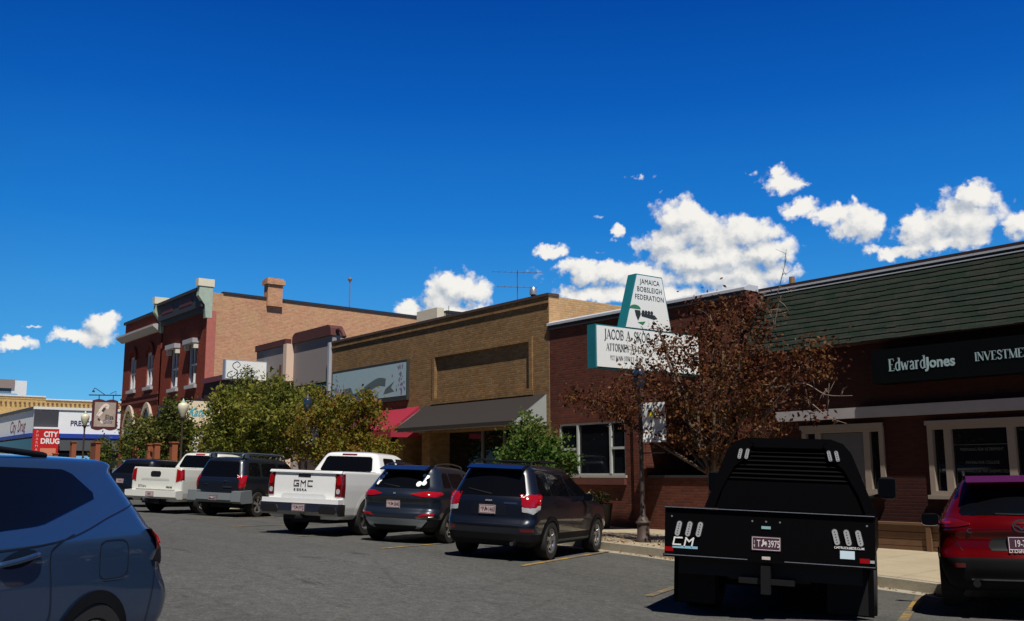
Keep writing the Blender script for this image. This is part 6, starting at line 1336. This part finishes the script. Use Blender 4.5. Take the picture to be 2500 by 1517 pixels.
MB().box(XB-.03, XB-.021, -.05, .05, 1.0, 1.03).build('number_plate_lamp', mat('lamp_teal', (.25, .45, .45), .4), t)
wt_ = mat('decal_white', (.78, .78, .76), .5, var=0)
block('CM', .078, (XB-.030, 1.05, .775), wt_, t, 'maker_decal', sh=.22, sx=1.35, wt=2.1)
MB().box(XB-.026, XB-.021, .76, 1.05, .735, .762).build('decal_strip', mat('decal_blue', (.25, .5, .62), .5), t)
text('CMTRUCKBEDS.COM', .034, (XB-.024, -.72, .835), (0, -1, 0), (0, 0, 1), wt_, t, name='web_decal', bold=.02, sx=.95)
MB().box(XB-.026, XB-.021, -.93, -.78, .73, .815).build('dealer_sticker', mat('sticker_pale', (.6, .75, .85), .5), t)
text('Wilson Bros', .03, (XB-.0275, -.785, .755), (0, -1, 0), (0, 0, 1), mat('sticker_blue', (.03, .12, .3), .5), t, name='sticker_print', bold=.02, sx=.75) if False else None
MB().box(XB-.03, XB-.021, -.045, .045, .64, .70).build('hitch_label', mat('hitch_label', (.55, .5, .45), .5, var=.5, vs=60), t)
for y in (1.09, -1.03): MB().box(XB-.026, XB-.021, y-.05, y+.05, .695, .745).build('side_marker', redl, t)
MB().box(XB-.03, XB-.02, -1.13, -1.085, .70, .73).build('corner_reflector', clear, t)
for sd in (1, -1): MB().box(XB+.35, XB+.37, *sorted((sd*1.05, sd*.62)), .12, .6).build('mud_flap', plast, t)
for sd in (1, -1):   # outer dual tyres
    w = bpy.data.objects.new('wheel', [o for o in t.children if o.name.startswith('wheel')][0].data); C.objects.link(w); w.parent = t; w.location = (0, sd*.98, .42)
c.X = s_X
c.mirror(3.05, 1.25, 1.60, plast, w=.27, h=.33, d=.16)

# --- red crossover at the right edge ---
P_RED = mat('paint_metallic_red', (.11, .0008, .0008), .2, .3, var=.04, vs=40, coat=.55, spec=.35)
K = [(.22, -.60, 3.1, .74, .1, .5, .02), (.28, -.74, 3.25, .82, .24, .5, .06), (.46, -.82, 3.4, .88, .28, .5, .08), (.58, -.83, 3.42, .895, .28, .5, .08), (.62, -.80, 3.42, .898, .28, .5, .08), (.66, -.76, 3.4, .895, .28, .5, .08), (.80, -.74, 3.3, .885, .28, .5, .08), (.88, -.79, 3.2, .88, .30, .5, .09), (.97, -.76, 2.8, .86, .32, .45, .09),
     (1.03, -.70, 2.4, .84, .34, .4, .09), (1.08, -.64, 2.3, .82, .34, .35, .09), (1.38, -.42, 1.55, .64, .26, .25, .07), (1.46, -.36, 1.3, .59, .2, .2, .06), (1.50, -.26, 1.1, .5, .16, .2, .05), (1.515, -.05, .9, .3, .15, .15, .03)]
c = Car('parked_car', 'metallic red crossover cut off by the right edge', 'car', (-5.69, 11.91, .03), 118, K, 2.57, P_RED, arch=.37, wr=.34, clad=.585, track=.77, archlip=plast)
c.panel('rear_window', [(-.64, 1.05), (.64, 1.05), (.52, 1.36), (-.52, 1.36)], 'rear', carglass, rnd_=1, off=.006); c.pair('tail_light', [(.48, .95), (.70, .91), (.85, .92), (.855, 1.01), (.68, 1.02)], redd, off=.012, rnd_=1); c.pair('lamp_detail', [(.72, .955), (.83, .955), (.83, .985), (.72, .985)], redl, off=.02, n=3); c.both('tail_light', [(-.58, .94), (-.38, .97), (-.4, 1.0), (-.58, 1.01)], redd, off=.008, n=4)
c.gap([(.80, 1.02), (.74, .94), (.70, .80), (.62, .66)], 'rear'); c.gap([(-.80, 1.02), (-.74, .94), (-.70, .80), (-.62, .66)], 'rear')
c.panel('plate_recess', [(-.36, .66), (.36, .66), (.32, .80), (-.32, .80)], 'rear', seam, off=.004, rnd_=1); c.plate(.0, .74, ('', '19-77', ''), dark=True); c.txt('D.Dahle', .055, .15, .64, wt_, off=.03); c.txt('CX3', .075, .56, .85, chrome, sx=1.2, bold=.01)
mb = MB(); ribbon(mb, [(math.cos(a)*.085, math.sin(a)*.065) for a in np.linspace(0, 6.4, 24)], .016); ribbon(mb, bez([(-.08, .02), (-.03, -.01), (0, -.04), (.03, -.01), (.08, .02)], 4), .016)
mb.v = [(c.X(0, .93)-.015, -v[0], .93+v[1]) for v in mb.v]; mb.build('badge', chrome, c.root, fix=False)
c.panel('bumper_chrome_line', [(-.55, .335), (.55, .335), (.55, .350), (-.55, .350)], 'rear', chrome, off=.012, n=2); c.panel('bumper_reflector', [(.60, .47), (.72, .47), (.72, .52), (.60, .52)], 'rear', redd, off=.012, n=3)
c.panel('wiper', [(-.30, 1.04), (.25, 1.06), (.25, 1.075), (-.30, 1.055)], 'rear', plast, off=.02, n=3)
MB().prism([(-.60, 1.42), (-.34, 1.505), (-.15, 1.505), (-.15, 1.46), (-.56, 1.40)], 'y', -.52, .52).build('spoiler', P_RED, c.root)
suv_sides(c, 1.08, 1.38, [(-.25, .02, -.1, .06), (.10, .9, .14, .8), (.98, 1.95, .9, 1.3)], None); c.rails(-.45, 1.1, .54, 1.49, h=.055, r=.018); c.mirror(1.62, 1.0, 1.02, mat('mirror_dark', (.01, .01, .012), .3, var=0, coat=1), w=.24, h=.17)
MB().tube([(-.80, .5, .30), (-.6, .5, .30)], .04, 10).build('exhaust_pipe', plast, c.root)

# --- blue crossover, left foreground, facing the near kerb ---
P_BLUE = paint('paint_mineral_blue', (.034, .074, .155), .5, .28)
K = [(.26, -.70, 3.3, .78, .1, .5, .02), (.32, -.90, 3.5, .86, .2, .5, .05), (.50, -1.02, 3.6, .90, .2, .5, .06), (.62, -1.04, 3.62, .915, .2, .5, .06), (.70, -1.00, 3.62, .92, .2, .5, .06), (.80, -.94, 3.6, .925, .22, .5, .06), (.98, -.93, 3.5, .925, .24, .5, .06), (1.05, -.91, 3.3, .915, .26, .45, .06), (1.12, -.84, 2.7, .89, .28, .4, .06),
     (1.18, -.79, 2.5, .865, .26, .35, .06), (1.50, -.52, 1.75, .72, .18, .25, .05), (1.545, -.56, 1.6, .69, .12, .2, .05), (1.585, -.53, 1.4, .65, .12, .2, .05), (1.61, -.42, 1.2, .56, .14, .2, .04), (1.625, 0, 1.0, .3, .12, .15, .02)]
c = Car('parked_car', 'mineral blue crossover filling the lower left corner, seen from its rear flank', 'car', (-7.55, 1.32, .12), -52, K, 2.69, P_BLUE, arch=.345, wr=.335, clad=None, track=.80, group=None, archlip=plast, nx=220, dz=.012, sm=5)
c.both('side_window', [(-.12, 1.33), (.50, 1.165), (1.36, 1.12), (1.34, 1.53), (.10, 1.51)], carglass, rnd_=1, n=22, m=20)
c.both('side_window', [(1.37, 1.12), (2.4, 1.09), (1.75, 1.52), (1.35, 1.53)], carglass, rnd_=1, n=14)
c.both('pillar_trim', [(-.84, 1.13), (-.76, 1.15), (-.50, 1.46), (-.44, 1.525), (-.60, 1.53), (-.62, 1.50)], plast, off=.006, n=14)
c.gap([(-.62, 1.30), (-.2, 1.20), (.4, 1.06), (1.4, 1.03), (2.5, 1.03)], 'left', w=.007)
c.gap([(.22, 1.10), (.40, 1.04), (.46, .98), (.44, .80), (.43, .62), (.52, .44)], 'left', w=.007); c.gap([(1.40, 1.06), (1.40, .8), (1.38, .4)], 'left', w=.007)
sq = [(-.17+.155*math.copysign(abs(math.cos(a))**.45, math.cos(a)), .92+.125*math.copysign(abs(math.sin(a))**.45, math.sin(a))) for a in np.linspace(0, 2*math.pi, 33)]
c.gap(sq, 'left', w=.006); c.gap([(-.66, .93), (-.65, .75), (-.62, .55), (-.60, .42)], 'left', w=.007)
c.both('tail_light', [(-.93, .86), (-.70, .90), (-.71, 1.06), (-.80, 1.19), (-.86, 1.19)], redd, off=.01, n=10); c.both('lamp_detail', [(-.92, .99), (-.745, .99), (-.76, 1.12), (-.88, 1.14)], redl, off=.018, n=6); c.both('lamp_base', [(-.93, .82), (-.60, .885), (-.66, .95), (-.72, .965), (-.93, .965)], seam, off=.014, n=6)
c.pair('tail_light', [(.45, .98), (.9, .93), (.92, 1.10), (.6, 1.12)], redd, off=.012); c.panel('rear_window', [(-.82, 1.14), (.82, 1.14), (.66, 1.53), (-.66, 1.53)], 'rear', carglass, off=.006, n=20, m=40); c.plate(.0, .84, ('', '19-205', ''))
el_ = [(.72+.15*math.cos(a), .980+.048*math.sin(a)-.02*math.cos(a)) for a in np.linspace(0, 2*math.pi, 25)[:-1]]
c.panel('handle_recess_shade', el_, 'left', mat('recess_shade', (.006, .011, .022), .6, 0, var=0, spec=.1), off=.003, n=14, m=14)  # flat dark oval stands in for the shade inside the handle recess
mb = MB(); mb.tube(bez([(.56, c.W(.56, .99)+.0, .995), (.62, c.W(.62, .99)+.022, .992), (.74, c.W(.74, .98)+.028, .975), (.86, c.W(.86, .965)+.022, .962), (.90, c.W(.9, .96)+.0, .955)], 5), .017, 10); mb.build('door_handle', P_BLUE, c.root, smooth=True)
c.rails(.15, 1.7, .58, 1.60, h=.012, r=.02); c.mirror(1.95, 1.06, 1.12, P_BLUE)

# --- white car far left beyond the posts ---
K = [(.3, -.8, 3.6, .8, .15, .5, .02), (.6, -.9, 3.7, .95, .2, .5, .02), (1.0, -.88, 3.6, .96, .2, .5, .02), (1.15, -.85, 2.8, .94, .2, .4, .02), (1.6, -.6, 2.0, .8, .2, .3, .02), (1.78, -.5, 1.7, .7, .2, .2, .02), (1.82, 0, 1.2, .4, .1, .1, .02)]
c = Car('parked_car', 'distant white car seen over the blue roof below the red sign', 'car', (-75, 15.6), 120, K, 2.9, P_WHITE, wr=.36, group=None, nx=60, dz=.05)
c.panel('rear_window', [(-.72, 1.18), (.72, 1.18), (.6, 1.62), (-.6, 1.62)], 'rear', carglass, rnd_=1); suv_sides(c, 1.2, 1.6, [(-.3, .9, -.2, .9), (1.0, 2.3, 1.0, 1.8)], None)
